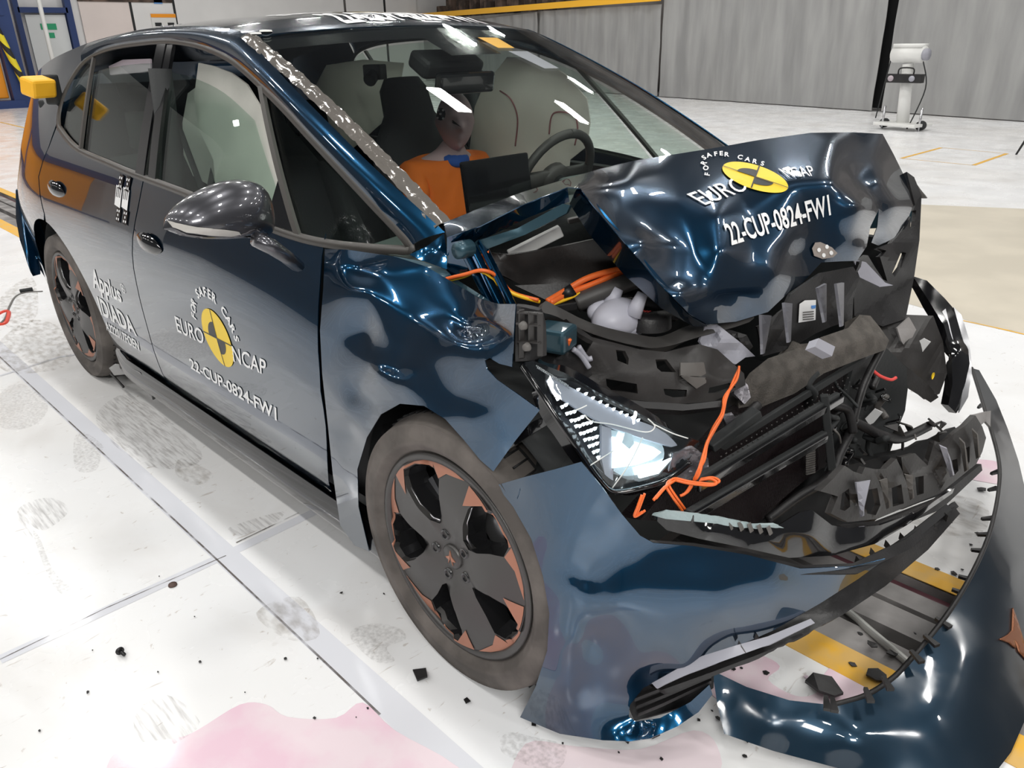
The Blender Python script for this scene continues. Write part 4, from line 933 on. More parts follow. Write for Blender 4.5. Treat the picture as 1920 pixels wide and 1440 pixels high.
# coolant tank and dark cap
def ell(c, r, n=16): 
    vs = []; fs = []
    for i in range(n + 1):
        for k in range(n):
            th, ph = math.pi * i / n, 2 * math.pi * k / n; vs.append(Vector(c) + Vector((r[0] * math.sin(th) * math.cos(ph), r[1] * math.sin(th) * math.sin(ph), r[2] * math.cos(th))))
    for i in range(n):
        for k in range(n): fs.append((i * n + k, (i + 1) * n + k, (i + 1) * n + (k + 1) % n, i * n + (k + 1) % n))
    return vs, fs
tk = MB(); tk.add(*ell(PT(1158, 598, -.50), (.052, .07, .048))); tk.add(*ell(PT(1175, 610, -.48), (.04, .06, .03))); tk.add(*ell(PT(1130, 580, -.50), (.03, .045, .03))); part('coolant_tank', tk, 'bottle')
for i, (px, py, ln) in enumerate(((1126, 588, .05), (1142, 574, .04), (1186, 592, .05))):
    MB().tube([PT(px, py, -.50), PT(px, py, -.50) + Vector((.01, .02, ln))], [.020, .012], 10).build('tank_neck', 'bottle', car)
cc = PT(1215, 603, -.44); cap = part('tank_cap', MB().lathe([(0, .028), (.046, .026), (.052, .018), (.055, -.01)], cc, 'z', 32), 'plastic')
for k_ in range(4): MB().box(cc + Vector((-.01 + .006 * k_, -.018 + .003 * k_, .0285)), (.003, .012, .001)).build('cap_marking', 'redpaint', cap, smooth=False)
bar('cap_bar', (1208, 600, -.44), (1250, 606, -.41), .008, .006, 'plastic_g')
for i in range(9): MB().lathe([(.017, -.003), (.020, 0), (.017, .003)], PT(1148 + i * 4, 575 - i * .3, -.46), 'x', 14).build('corrugated_hose', 'trimgrey', car)
cable('vent_hose', [(1180, 572, -.44), (1210, 568, -.42), (1240, 580, -.40), (1270, 590, -.37)], .018, 'plastic')
sheet('washer_filler_bracket', [(1110, 560, -.52), (1180, 552, -.44), (1260, 570, -.36), (1260, 610, -.38), (1180, 575, -.46)], (), 'dark', step=14, thick=.004)
# ---------------------------------------------------------- near side: module bracket, blue box
mbk = sheet('bumper_bracket', [(967, 573, -.86), (1010, 582, -.84), (1016, 610, -.84), (1018, 668, -.845), (1000, 676, -.85), (966, 678, -.87)], [(990, 620, 'r', .015)], 'plastic', step=9, thick=.012, k=.3)
for x0, y0, x1, y1 in ((978, 580, 978, 672), (996, 584, 996, 640), (1013, 586, 1013, 668), (970, 606, 1016, 610), (972, 640, 1016, 642), (972, 585, 1012, 588)):
    bar('bracket_rib', (x0, y0, -.865), (x1, y1, -.862), .012, .004, 'plastic_g', mbk)
for p in ((990, 650), (983, 610)): MB().lathe([(0, -.01), (.007, -.009), (.009, 0)], PT(*p, -.87), 'y', 12).build('bracket_screw', 'trimgrey', mbk)
mb = MB(); mb.box(PT(1040, 632, -.74), (.075, .07, .05), Matrix.Rotation(.3, 3, 'Z')); part('sensor_box', mb, 'bodyin', bevel=.008, smooth=False)
cable('wiring_loom', [(1068, 636, -.74), (1063, 648, -.74), (1058, 660, -.74)], .005, 'orange')
for pts in ([(1075, 655, -.72), (1090, 668, -.70), (1105, 690, -.69)], [(1085, 650, -.70), (1100, 672, -.68), (1110, 672, -.67)]): cable('latch_cable', pts, .006, 'lilac')
sheet('wing_support', [(1020, 640, -.74), (1110, 680, -.66), (1115, 740, -.66), (1075, 720, -.70), (1010, 672, -.78)], [(1060, 690, 'r', -.012)], 'plastic', step=12, thick=.008, wr=.008, wsc=40)
# long moulded lip of the bay opening
sheet('front_panel_lip', [(1022, 565, -.72), (1040, 572, -.70), (1110, 606, -.62), (1200, 628, -.50), (1242, 630, -.45), (1300, 607, -.38), (1400, 588, -.22), (1405, 604, -.22), (1310, 632, -.39), (1248, 650, -.47), (1200, 650, -.52), (1110, 626, -.63), (1045, 594, -.71), (1016, 584, -.74)],
      [(1110, 616, 'r', -.012), (1200, 639, 'r', -.012), (1300, 620, 'r', -.010)], 'rubber', step=9, thick=.02, curve=3)
# pierced bracket plate behind the near headlamp
PRING = [(1062, 598, -.70), (1110, 632, -.64), (1200, 655, -.54), (1248, 660, -.49), (1310, 645, -.41), (1345, 655, -.37), (1395, 700, -.33), (1398, 722, -.34), (1340, 752, -.43), (1270, 758, -.52), (1190, 750, -.60), (1112, 735, -.67), (1100, 700, -.67), (1096, 668, -.67), (1112, 640, -.655), (1085, 625, -.68)]
DP = Depth(PRING, [], 1)
plate = sheet('grille_support', PRING,
      [(1150, 700, 'r', -.014), (1215, 700, 'r', -.016), (1290, 665, 'r', .01), (1320, 705, 'r', -.018), (1350, 690, 'r', .008), (1370, 712, 'r', -.012)], 'plastic_g',
      holes=[[(1155, 656), (1172, 658), (1179, 672), (1178, 684), (1158, 676)], [(1229, 674), (1250, 674), (1268, 698), (1240, 697), (1232, 690)], [(1136, 710), (1194, 720), (1196, 738), (1148, 733), (1138, 724)], [(1244, 729), (1288, 731), (1287, 744), (1262, 745), (1247, 740)], [(1330, 727), (1368, 718), (1380, 726), (1345, 737), (1328, 738)]], step=7, thick=.010, k=.5, smooth=True)
for q in ([(1277, 706), (1290, 706), (1325, 708), (1324, 718), (1306, 729)], [(1276, 680), (1320, 680), (1324, 700), (1316, 706), (1276, 704)]):
    sheet('support_gusset', [(p[0], p[1], 'd', DP(*p) - .016 - .014 * (i_ == 1)) for i_, p in enumerate(q)], (), 'trimgrey', plate, step=9, thick=.006)
sheet('support_flange', [(1100, 738, -.69), (1200, 752, -.61), (1290, 758, -.53), (1360, 750, -.46), (1358, 762, -.47), (1280, 770, -.55), (1190, 764, -.63), (1105, 750, -.70)], (), 'plastic', plate, step=10, thick=.02)
sheet('broken_grey_bracket', [(1322, 612, -.36), (1345, 608, -.33), (1392, 645, -.28), (1416, 668, -.25), (1398, 670, -.28), (1380, 683, -.31), (1336, 670, -.36), (1318, 650, -.38), (1312, 640, -.385)], [(1352, 640, 'r', -.025), (1380, 655, 'r', .01), (1340, 628, 'r', .015)], 'lilac', step=8, thick=.006, k=.1, smooth=False)
sheet('broken_black_bracket', [(1348, 612, -.30), (1400, 628, -.24), (1412, 650, -.22), (1400, 664, -.23), (1360, 625, -.29)], [(1385, 635, 'r', -.02)], 'plastic', step=8, thick=.02, k=.1, smooth=False)
# ---------------------------------------------------------- ribbed air guide plate under the bonnet tip
gp = sheet('air_guide', [(1420, 612, -.20), (1470, 580, -.10), (1482, 552, -.07), (1540, 512, .06), (1600, 500, .20), (1612, 520, .22), (1600, 560, .19), (1598, 600, .18), (1560, 612, .10), (1530, 625, .03), (1480, 655, -.08), (1430, 668, -.19)],
      [(1440, 620, 'r', -.02), (1452, 640, 'r', .015), (1475, 610, 'r', -.006), (1540, 570, 'r', .01), (1560, 560, 'r', -.015), (1588, 560, 'r', -.01)], 'plastic', step=9, thick=.008, k=.2, smooth=False)
M['guiderib'] = mat('guide_rib', (.13, .13, .15), .4)
for a, b, c in (((1428, 590), (1447, 592), (1432, 664)), ((1471, 567), (1486, 569), (1481, 642)), ((1534, 540), (1550, 532), (1548, 604)), ((1569, 532), (1583, 530), (1580, 612))):
    sheet('air_guide_rib', [(a[0], a[1], 'x', .42 + (a[0] - 1430) * .0006), (b[0], b[1], 'x', .40 + (a[0] - 1430) * .0006), (c[0] + 2, c[1] - 2, 'x', .42 + (a[0] - 1430) * .0006), (c[0] - 1, c[1], 'x', .45 + (a[0] - 1430) * .0006)], (), 'guiderib', gp, step=9, thick=.006, smooth=False)
# energy absorbing foam bar
fm = sheet('foam_absorber', [(1383, 735, -.30), (1405, 700, -.26), (1440, 672, -.20), (1490, 655, -.11), (1540, 632, -.02), (1590, 615, .08), (1612, 590, .14), (1632, 592, .18), (1650, 614, .20), (1667, 638, .21), (1660, 656, .18), (1600, 678, .06), (1545, 700, -.04), (1490, 738, -.15), (1440, 758, -.24), (1400, 778, -.31), (1385, 765, -.32)],
      [(1420, 715, 'r', -.03), (1470, 700, 'r', -.03), (1530, 668, 'r', -.03), (1600, 640, 'r', -.03), (1640, 632, 'r', -.03), (1405, 750, 'r', -.01), (1500, 655, 'r', .01)], 'foam', step=8, thick=.05, k=.35, wr=.003, wsc=60)
sheet('foam_boss', [(1528, 650, 'x', .60), (1535, 634, 'x', .59), (1566, 650, 'x', .60), (1560, 668, 'x', .61)], (), 'lilac', fm, step=9, thick=.02, smooth=False)
sheet('foil_patch', [(1383, 700, -.31), (1402, 722, -.30), (1408, 745, -.31), (1396, 758, -.33), (1376, 738, -.34)], (), 'foil', step=6, thick=.01, wr=.006, wsc=60)
sheet('foil_patch', [(1262, 850, -.68), (1300, 838, -.64), (1328, 860, -.60), (1330, 895, -.60), (1300, 905, -.64), (1250, 900, -.70)], (), 'foil', step=6, thick=.006, wr=.008, wsc=60)
sheet('foil_patch', [(1355, 780, -.45), (1376, 778, -.42), (1384, 796, -.40), (1366, 804, -.43)], (), 'foil', step=6, thick=.01, wr=.006, wsc=60)
# ---------------------------------------------------------- radiator pack
rad = sheet('radiator', [(1235, 935, 'x', .44), (1330, 850, 'x', .43), (1400, 770, 'x', .41), (1500, 712, 'x', .41), (1600, 670, 'x', .42), (1640, 690, 'x', .43), (1590, 800, 'x', .45), (1560, 870, 'x', .46), (1470, 950, 'x', .47), (1400, 990, 'x', .47), (1300, 980, 'x', .46), (1200, 975, 'x', .45)], (), 'redcore', step=16, thick=.05, k=.8)
sheet('condenser_core', [(1440, 862, 'x', .44), (1520, 822, 'x', .46), (1534, 818, 'x', .46), (1534, 880, 'x', .48), (1440, 958, 'x', .47), (1390, 972, 'x', .45), (1345, 968, 'x', .44)], (), 'redcore', rad, step=14, thick=.02)
for i in range(16): bar('cooling_fin', (1512, 826 + i * 4.2, 'x', .49), (1528, 822 + i * 4.2, 'x', .49), .003, .004, 'trimgrey', rad, bevel=0)
for a, b, w_, m_ in (((1300, 905, 'x', .50), (1570, 742, 'x', .50), .014, 'cabin'), ((1310, 915, 'x', .51), (1580, 748, 'x', .51), .008, 'black_gloss'), ((1335, 850, 'x', .42), (1620, 672, 'x', .47), .012, 'cabin'), ((1290, 965, 'x', .52), (1545, 815, 'x', .52), .016, 'cabin'), ((1296, 972, 'x', .53), (1550, 822, 'x', .53), .008, 'black_gloss'), ((1330, 838, 'x', .42), (1420, 772, 'x', .46), .03, 'cabin'), ((1545, 740, 'x', .50), (1560, 880, 'x', .54), .016, 'cabin')):
    bar('radiator_beam', a, b, w_, .02, m_, rad)
per = MB()
for i in range(26):
    for j in range(3):
        c = PT(1352 + i * 9.5 + j * 3, 856 - i * 5.9 + j * 8, x=.50); per.box(c, (.002, .004, .002))
per.build('perforated_strip', 'plastic_g', rad, smooth=False)
for i in range(34):
    random.seed(300 + i); px = random.uniform(1520, 1690); py = random.uniform(690, 870) + (1600 - px) * .12; yy = (px - 1560) * .0028 + .02
    L_ = [(px, py, yy)]
    for _ in range(3): L_.append((L_[-1][0] + random.uniform(-26, 26), L_[-1][1] + random.uniform(-6, 26), yy + random.uniform(-.05, .03)))
    cable('harness_branch', L_, random.choice((.003, .004, .007, .010)), random.choice(('cabin', 'plastic', 'cabin', 'trimgrey', 'black_gloss')))
# dark inner cavity at the far side, hoses, torn papers
sheet('far_arch_liner', [(1600, 690, .15), (1660, 650, .30), (1700, 690, .40), (1702, 730, .42), (1697, 770, .42), (1685, 800, .40), (1668, 850, .36), (1620, 880, .22), (1560, 880, .05), (1575, 780, .08)], [(1640, 760, 'r', .08)], 'cabin', step=14, thick=.01, k=.9)
sheet('lower_crossmember', [(1400, 985, -.34), (1470, 945, -.20), (1560, 880, -.02), (1680, 850, .30), (1790, 800, .60), (1830, 850, .62), (1760, 930, .38), (1600, 985, .0), (1480, 1020, -.28)], [(1600, 900, 'r', .05)], 'dark', step=18, thick=.03, wr=.02, wsc=22)
for pts, r in (([(1600, 800, .1), (1575, 850, .0), (1555, 895, -.08), (1500, 930, -.2), (1440, 975, -.3)], .012), ([(1600, 790, .1), (1650, 815, .2), (1690, 822, .3), (1740, 800, .45)], .014), ([(1655, 650, .2), (1620, 720, .12), (1600, 790, .08)], .010), ([(1560, 760, .0), (1590, 770, .05), (1600, 810, .06)], .012), ([(1420, 760, -.30), (1400, 780, -.36), (1380, 790, -.40), (1372, 800, -.42)], .012)):
    cable('coolant_hose', pts, r, 'plastic')
for i in range(26):
    random.seed(100 + i); px = random.uniform(1545, 1780); py = random.uniform(800, 930) - (px - 1545) * .15; c = (px, py, (px - 1560) * .0026 - .02)
    q = [(c[0] + random.uniform(-18, 18), c[1] + random.uniform(-14, 14), c[2] + random.uniform(-.03, .03)) for _ in range(3)]
    a, b, d = (_pt(p) for p in q); n_ = (b - a).cross(d - a)
    if n_.length > 1e-5: MB().prism([a, b, d], n_.normalized() * .006).build('torn_plastic_shard', 'plastic_g' if i % 3 else 'plastic', car, smooth=False)
for q in ([(1622, 785), (1640, 766), (1655, 773), (1638, 793), (1630, 797)], [(1722, 640), (1732, 634), (1745, 641), (1728, 662), (1718, 657)]):
    sheet('paper_tag', [(p[0], p[1], .22 if p[0] < 1700 else .58) for p in q], (), 'white', step=9, thick=.002, smooth=False)
cable('cable_tie', [(1636, 694, .2), (1650, 705, .22), (1670, 712, .25), (1680, 708, .27)], .0045, 'redpaint')
# orange wires hanging in front of the near headlamp
W1 = [(1386, 690, -.34), (1378, 712, -.36), (1362, 745, -.40), (1356, 775, -.45), (1340, 800, -.50), (1328, 830, -.56), (1318, 860, -.60), (1308, 885, -.62), (1300, 905, -.62)]
for k in range(3):
    cable('orange_wire', [(p[0] + random.uniform(-5, 5) * (i > 0), p[1] + random.uniform(-4, 4), p[2] - .06) for i, p in enumerate(W1)], .0028, 'orange')
for pts in ([(1300, 903, -.62), (1330, 898, -.60), (1344, 905, -.60), (1330, 910, -.61), (1290, 906, -.64), (1260, 900, -.66), (1250, 912, -.68), (1260, 930, -.68), (1280, 958, -.66)], [(1298, 906, -.62), (1285, 925, -.64), (1275, 930, -.65)], [(1262, 903, -.66), (1245, 915, -.69), (1225, 938, -.72)],
            [(1204, 928, -.77), (1196, 950, -.78), (1190, 968, -.78), (1205, 960, -.77)]):
    cable('orange_wire', [(p[0], p[1], p[2] - .06) for p in pts], .003, 'orange')
    cable('orange_wire', [(p[0] + 5, p[1] - 3, p[2] - .055) for p in pts], .0025, 'orange')
# ================================================================== torn bumper, lamps, grille remains
BR = [(930, 910, -.905), (985, 894, -.91), (1040, 880, -.90), (1090, 866, -.885), (1130, 915, -.865), (1165, 963, -.84), (1200, 1004, -.805), (1225, 1018, -.78), (1300, 1024, -.72), (1400, 1040, -.64), (1500, 1066, -.55), (1600, 1063, -.44), (1660, 1048, -.36),
      (1610, 1085, -.41), (1540, 1130, -.49), (1450, 1182, -.58), (1340, 1230, -.67), (1240, 1273, -.74), (1206, 1290, -.765), (1181, 1322, -.785), (1179, 1344, -.79), (1192, 1353, -.785), (1238, 1346, -.76), (1295, 1316, -.71), (1330, 1284, -.675),
      (1336, 1302, -.67), (1310, 1335, -.70), (1270, 1362, -.75), (1220, 1384, -.80), (1180, 1390, -.825), (1130, 1388, -.85), (1050, 1376, -.885), (975, 1345, -.905), (1004, 1288, -.912), (1026, 1220, -.915), (1030, 1150, -.918), (1018, 1080, -.918), (996, 1010, -.915), (962, 950, -.91)]
bumper = sheet('front_bumper', BR, [(1010, 930, 'r', -.004), (1050, 1010, 'r', -.012), (1076, 1100, 'r', -.016), (1082, 1200, 'r', -.016), (1070, 1290, 'r', -.014), (1095, 1090, 'r', .0), (1102, 1200, 'r', .002), (1090, 1290, 'r', .0), (1140, 960, 'r', .004), (1150, 1130, 'r', -.045), (1250, 1145, 'r', -.06), (1350, 1140, 'r', -.055), (1450, 1115, 'r', -.03), (1200, 1250, 'r', -.03), (1120, 1300, 'r', -.005), (1280, 1240, 'r', -.03)],
               'paint', step=11, thick=.002, k=.9)
sheet('fog_lamp_recess', [(1176, 1322, -.77), (1205, 1284, -.745), (1240, 1266, -.72), (1340, 1224, -.64), (1338, 1290, -.66), (1290, 1322, -.70), (1190, 1352, -.775)], [(1260, 1310, 'r', .05)], 'dark', bumper, step=12, thick=.004)
for k_ in range(3):
    sheet('fog_lamp_slat', [(1190 + k_ * 3, 1310 + k_ * 14, -.775), (1240, 1290 + k_ * 15, -.74), (1334, 1256 + k_ * 10, -.665), (1334, 1261 + k_ * 10, -.665), (1240, 1296 + k_ * 15, -.74), (1190 + k_ * 3, 1316 + k_ * 14, -.775)], (), 'plastic', bumper, step=10, thick=.01)
sheet('lower_grille_rail', [(1215, 1283, -.73), (1300, 1240, -.665), (1340, 1220, -.635), (1450, 1163, -.54), (1545, 1108, -.45), (1680, 1024, -.27), (1760, 968, -.10), (1790, 950, -.04), (1800, 963, -.04), (1740, 1031, -.17), (1660, 1099, -.32), (1580, 1153, -.44), (1490, 1199, -.54), (1420, 1228, -.61), (1330, 1262, -.685), (1240, 1294, -.75)],
      [(1400, 1215, 'r', .012), (1500, 1160, 'r', .012), (1600, 1098, 'r', .012)], 'plastic', step=10, thick=.012, wr=.003, wsc=60)
sheet('bumper_lip', [(1222, 1281, -.765), (1268, 1255, -.735), (1316, 1230, -.70), (1380, 1210, -.66), (1440, 1193, -.60), (1520, 1160, -.52), (1528, 1168, -.52), (1444, 1208, -.61), (1340, 1245, -.70), (1290, 1264, -.73), (1230, 1290, -.77)], (), 'lilac', step=8, thick=.006)
sheet('honeycomb_band', [(1345, 1222, -.66), (1450, 1150, -.57), (1560, 1085, -.45), (1680, 1020, -.29), (1775, 945, -.07), (1785, 955, -.07), (1690, 1035, -.29), (1570, 1106, -.45), (1460, 1172, -.57), (1360, 1232, -.66)], (), 'dark', step=12, thick=.008)
for i in range(15):
    t = i / 14; px = 1385 + 385 * t; py = 1200 - 240 * t - 22 * math.sin(math.pi * t); y = -.645 + .55 * t
    a, b, c = PT(px, py, y), PT(px + 9, py + 14, y), PT(px - 3, py + 12, y); MB().prism([a, b, c], (.012, -.01, 0)).build('grille_clip', 'trimgrey' if i % 3 == 0 else 'plastic_g', car, smooth=False)
# glossy dark grille strip with frosted shattered part
sheet('grille_trim_strip', [(1222, 968, -.765), (1245, 962, -.76), (1330, 976, -.70), (1420, 990, -.62), (1455, 988, -.585), (1500, 960, -.52), (1522, 956, -.49), (1560, 985, -.43), (1590, 990, -.38), (1650, 985, -.30), (1720, 960, -.16), (1790, 915, .02), (1786, 925, .02), (1700, 985, -.20), (1640, 1020, -.32), (1560, 1042, -.45), (1480, 1046, -.56), (1400, 1028, -.65), (1310, 1010, -.72), (1250, 994, -.76)],
      [(1330, 995, 'r', -.012), (1440, 1015, 'r', -.012), (1520, 1000, 'r', -.02), (1590, 1020, 'r', -.01)], 'black_gloss', step=9, thick=.006, k=.6)
sheet('grille_trim_edge', [(1222, 966, -.767), (1248, 958, -.76), (1335, 968, -.70), (1420, 984, -.62), (1452, 984, -.59), (1470, 990, -.57), (1420, 996, -.62), (1335, 981, -.70), (1248, 973, -.76)], (), mat('frosted_edge', (.34, .42, .43), .3, bump=.5, bscale=90), step=8, thick=.006, wr=.003, wsc=70)
for i in range(6): bar('trim_tab', (1350 + i * 18, 972 + i * 3, -.68 + i * .014), (1356 + i * 18, 990 + i * 2.5, -.68 + i * .014), .012, .003, 'trimgrey')
sheet('bumper_carrier', [(1218, 1012, -.775), (1300, 1018, -.71), (1400, 1034, -.63), (1500, 1060, -.54), (1600, 1056, -.43), (1700, 1010, -.26), (1790, 940, -.02), (1798, 950, -.02), (1705, 1030, -.27), (1610, 1075, -.435), (1500, 1078, -.55), (1400, 1050, -.64), (1300, 1032, -.72), (1225, 1026, -.78)], (), 'plastic', step=9, thick=.01)
GY = lambda px: -.36 + (px - 1545) * .0026
GR = [(1538, 921), (1562, 898), (1584, 873), (1600, 884), (1616, 889), (1622, 876), (1640, 880), (1661, 879), (1681, 860), (1693, 885), (1690, 857), (1716, 850), (1739, 873), (1752, 827), (1765, 831), (1790, 812), (1810, 798), (1829, 779), (1842, 800), (1849, 821), (1842, 847), (1828, 875), (1810, 895), (1765, 924), (1700, 950), (1645, 973), (1590, 979), (1558, 963), (1571, 931), (1556, 926)]
gf_ = sheet('grille_frame', [(p[0], p[1], GY(p[0])) for p in GR], [(x, y, 'r', d) for x, y, d in ((1612, 925, -.02), (1600, 940, .02), (1660, 920, .02), (1664, 900, -.015), (1705, 910, .02), (1708, 890, -.02), (1752, 880, .03), (1775, 870, -.02), (1803, 870, -.015), (1820, 830, -.01), (1765, 850, -.02))], 'plastic_g',
      holes=[[(1622, 947), (1629, 918), (1645, 915), (1651, 947), (1642, 966), (1626, 963)], [(1672, 915), (1690, 908), (1695, 944), (1674, 950)], [(1716, 895), (1732, 892), (1732, 925), (1719, 929)], [(1785, 863), (1795, 860), (1797, 883), (1787, 893)], [(1811, 840), (1818, 837), (1818, 866), (1812, 876)], [(1579, 925), (1592, 916), (1594, 950), (1584, 958), (1575, 955)]], step=6.5, thick=.014, k=.2, smooth=False)
for a, b, c in (((1606, 905), (1632, 900), (1612, 968)), ((1650, 902), (1664, 897), (1662, 952)), ((1697, 890), (1712, 892), (1706, 935)), ((1762, 836), (1776, 842), (1782, 892)), ((1798, 822), (1808, 832), (1808, 882)), ((1822, 805), (1832, 815), (1830, 858))):
    sheet('grille_rib', [(a[0], a[1], GY(a[0]) - .03), (b[0], b[1], GY(b[0]) - .045), (c[0] + 5, c[1], GY(c[0]) - .035), (c[0], c[1] + 3, GY(c[0]) - .02)], (), 'lilac' if c[0] < 1640 or c[0] == 1782 else 'trimgrey', gf_, step=8, thick=.005, smooth=False)
sheet('lower_frame_band', [(1575, 985, -.33), (1650, 978, -.20), (1760, 935, .04), (1840, 870, .28), (1842, 882, .28), (1765, 955, .04), (1655, 1000, -.20), (1580, 1002, -.33)], (), 'plastic', step=9, thick=.012)
# ---------------------------------------------------------- near headlamp
HLR = [(975, 682, -.865), (1000, 676, -.86), (1060, 700, -.82), (1120, 735, -.77), (1180, 765, -.725), (1225, 790, -.69), (1262, 808, -.66), (1312, 828, -.61), (1290, 866, -.655), (1245, 898, -.71), (1190, 913, -.765), (1150, 918, -.80), (1120, 893, -.825), (1085, 845, -.845), (1045, 785, -.862), (1005, 725, -.87)]
hl = sheet('headlamp', [(p[0], p[1], p[2] + .0) for p in HLR], [(1130, 820, 'r', .05), (1200, 850, 'r', .05), (1060, 755, 'r', .04)], 'black_gloss', step=10, thick=.03, k=.8)
sheet('headlamp_lens', HLR, [(1130, 810, 'r', -.015), (1200, 850, 'r', -.02), (1060, 750, 'r', -.01), (1180, 800, 'r', -.012)], 'lens', hl, step=10, thick=.002, k=.9, back=-1)
DH = Depth(HLR, [], 1)
def inl(ring, m_, nm, d=.0, **k): return sheet(nm, [(p[0], p[1], 'd', DH(*p) + .006 + d) for p in ring], (), m_, hl, **k)
inl([(1020, 708), (1030, 705), (1120, 752), (1200, 790), (1290, 822), (1296, 828), (1260, 838), (1205, 822), (1140, 800), (1080, 765), (1035, 738)], 'lilac', 'lamp_inner_blade', .0, step=9, thick=.01)
inl([(1128, 798), (1146, 803), (1150, 905), (1136, 900), (1128, 860)], 'lilac', 'lamp_inner_post', .004, step=9, thick=.01)
inl([(1146, 806), (1180, 812), (1230, 826), (1300, 836), (1280, 862), (1240, 890), (1190, 903), (1152, 907)], 'reflector', 'lamp_reflector', .014, step=9, thick=.006)
inl([(1149, 820), (1175, 824), (1225, 838), (1240, 848), (1222, 862), (1192, 872), (1149, 878)], 'beam', 'lamp_projector', .0, step=7, thick=.008)
inl([(1195, 880), (1240, 868), (1262, 858), (1235, 888), (1200, 897)], 'beam', 'lamp_projector', .0, step=7, thick=.008)
inl([(1172, 810), (1184, 814), (1190, 832), (1180, 842), (1166, 830)], 'reflector', 'lamp_bowl', -.004, step=5, thick=.006)
LED = [(415, 755), (450, 815), (478, 800), (487, 865), (514, 858), (541, 850), (520, 918), (548, 915), (575, 905), (602, 890), (555, 960), (582, 958), (610, 945), (638, 938), (665, 932), (590, 1015), (615, 1010), (643, 998), (668, 990), (695, 978), (622, 1062), (652, 1055), (680, 1050), (708, 1040), (655, 1110), (682, 1102), (710, 1090), (688, 1155), (714, 1145), (720, 1195),
       (570, 685), (627, 717), (680, 748), (735, 778), (785, 805), (835, 832), (890, 858), (933, 878), (978, 895), (1020, 915)]
for i, (a, b) in enumerate(LED):
    px, py = 940 + a / 4, 560 + b / 4; y = -.868 + (px - 990) * .00075 - (.0 if i < 30 else .0)
    s_ = 2.5 if i < 30 else 2.1
    dd = DH(px, py) + (.004 if i < 30 else -.002)
    q = [CAMP + ray(c) * dd for c in ((px - s_, py - s_ * .9), (px + s_, py - s_ * .9), (px + s_ * .2, py + s_ * 1.3))]
    MB().prism(q, (0, .006, 0)).build('lamp_led', 'led', hl, smooth=False)
pm = MB()
for i in range(22):
    for j in range(2): pm.lathe([(0, -.001), (.0022, 0), (0, .001)], CAMP + ray((1006 + i * 2.8 + j * 2, 686 + i * 1.75 + j * 4)) * (DH(1006 + i * 2.8, 686 + i * 1.75) + .0), 'y', 6)
pm.build('lamp_texture_strip', 'steel', hl)
cable('lamp_seal', [(978, 685, -.868), (1010, 732, -.872), (1050, 793, -.866), (1090, 852, -.848), (1124, 900, -.828), (1150, 922, -.805), (1195, 917, -.77), (1250, 900, -.71), (1295, 868, -.655)], .0055, 'black_gloss')
for pts in ([(1065, 775, -.85), (1090, 765, -.83), (1100, 760, -.82)], [(1096, 778, -.83), (1110, 790, -.82), (1150, 796, -.78), (1210, 810, -.72), (1228, 800, -.70), (1215, 785, -.70)], [(1106, 873, -.84), (1150, 845, -.80)], [(1148, 915, -.81), (1180, 870, -.78), (1205, 820, -.73)], [(1225, 795, -.70), (1260, 812, -.67), (1290, 822, -.64)]):
    cable('lens_crack', [(p[0], p[1], 'd', DH(p[0], p[1]) - .012) for p in pts], .0013, 'camwhite', hl, n=5)
sheet('headlamp_bracket', [(890, 866, -.87), (925, 838, -.86), (1000, 790, -.85), (1042, 770, -.85), (1052, 782, -.85), (1000, 812, -.85), (958, 840, -.86), (922, 868, -.875), (898, 884, -.885)], [(960, 820, 'r', -.01)], 'black_gloss', step=8, thick=.01, wr=.005, wsc=40)
sheet('wheel_arch_liner_torn', [(896, 880, -.86), (925, 860, -.84), (1020, 810, -.78), (1060, 850, -.78), (1080, 870, -.80), (1000, 892, -.84), (930, 912, -.86)], [(980, 860, 'r', .05)], 'cabin', step=12, thick=.006, wr=.01, wsc=30)
sheet('torn_arch_strip', [(900, 882, -.88), (925, 905, -.89), (950, 960, -.90), (985, 1020, -.905), (1015, 1090, -.90), (1005, 1080, -.89), (965, 1010, -.88), (925, 955, -.87), (910, 920, -.87)], [(950, 985, 'r', .01)], 'plastic', step=8, thick=.006, wr=.006, wsc=40)
sheet('arch_pad', [(905, 868, -.80), (930, 872, -.78), (955, 905, -.80), (950, 940, -.82), (925, 920, -.83)], (), 'bottle', step=8, thick=.008)
# ---------------------------------------------------------- far side: headlamp, pierced bracket, far wing
fh = sheet('headlamp', [(1712, 518, .76), (1738, 526, .78), (1772, 560, .79), (1800, 592, .79), (1814, 640, .76), (1820, 700, .70), (1812, 745, .66), (1793, 775, .62), (1778, 760, .60), (1786, 720, .62), (1784, 660, .66), (1770, 610, .70), (1742, 565, .72)], [(1796, 660, 'r', -.02)], 'black_gloss', step=8, thick=.03, k=.8, label='dark glossy far headlamp hanging loose')
sheet('headlamp_rim', [(1786, 578, .79), (1800, 592, .79), (1814, 640, .76), (1820, 700, .70), (1812, 745, .66), (1795, 774, .62), (1799, 750, .64), (1808, 700, .69), (1804, 645, .74)], (), 'steel', fh, step=7, thick=.006, back=-2)
sheet('headlamp_rim', [(1766, 585, .74), (1772, 580, .75), (1786, 640, .70), (1790, 700, .66), (1786, 740, .63), (1780, 750, .62), (1782, 700, .65), (1776, 640, .69)], (), 'steel', fh, step=7, thick=.004, back=-2)
sheet('headlamp_back', [(1655, 600, .55), (1700, 590, .62), (1750, 592, .68), (1768, 640, .68), (1776, 700, .64), (1762, 738, .60), (1742, 748, .56), (1690, 700, .48), (1650, 668, .42), (1632, 650, .40)], [(1700, 650, 'r', -.03), (1735, 700, 'r', .01), (1680, 640, 'r', .02)], 'plastic_g', fh, step=9, thick=.02, k=.3, smooth=False)
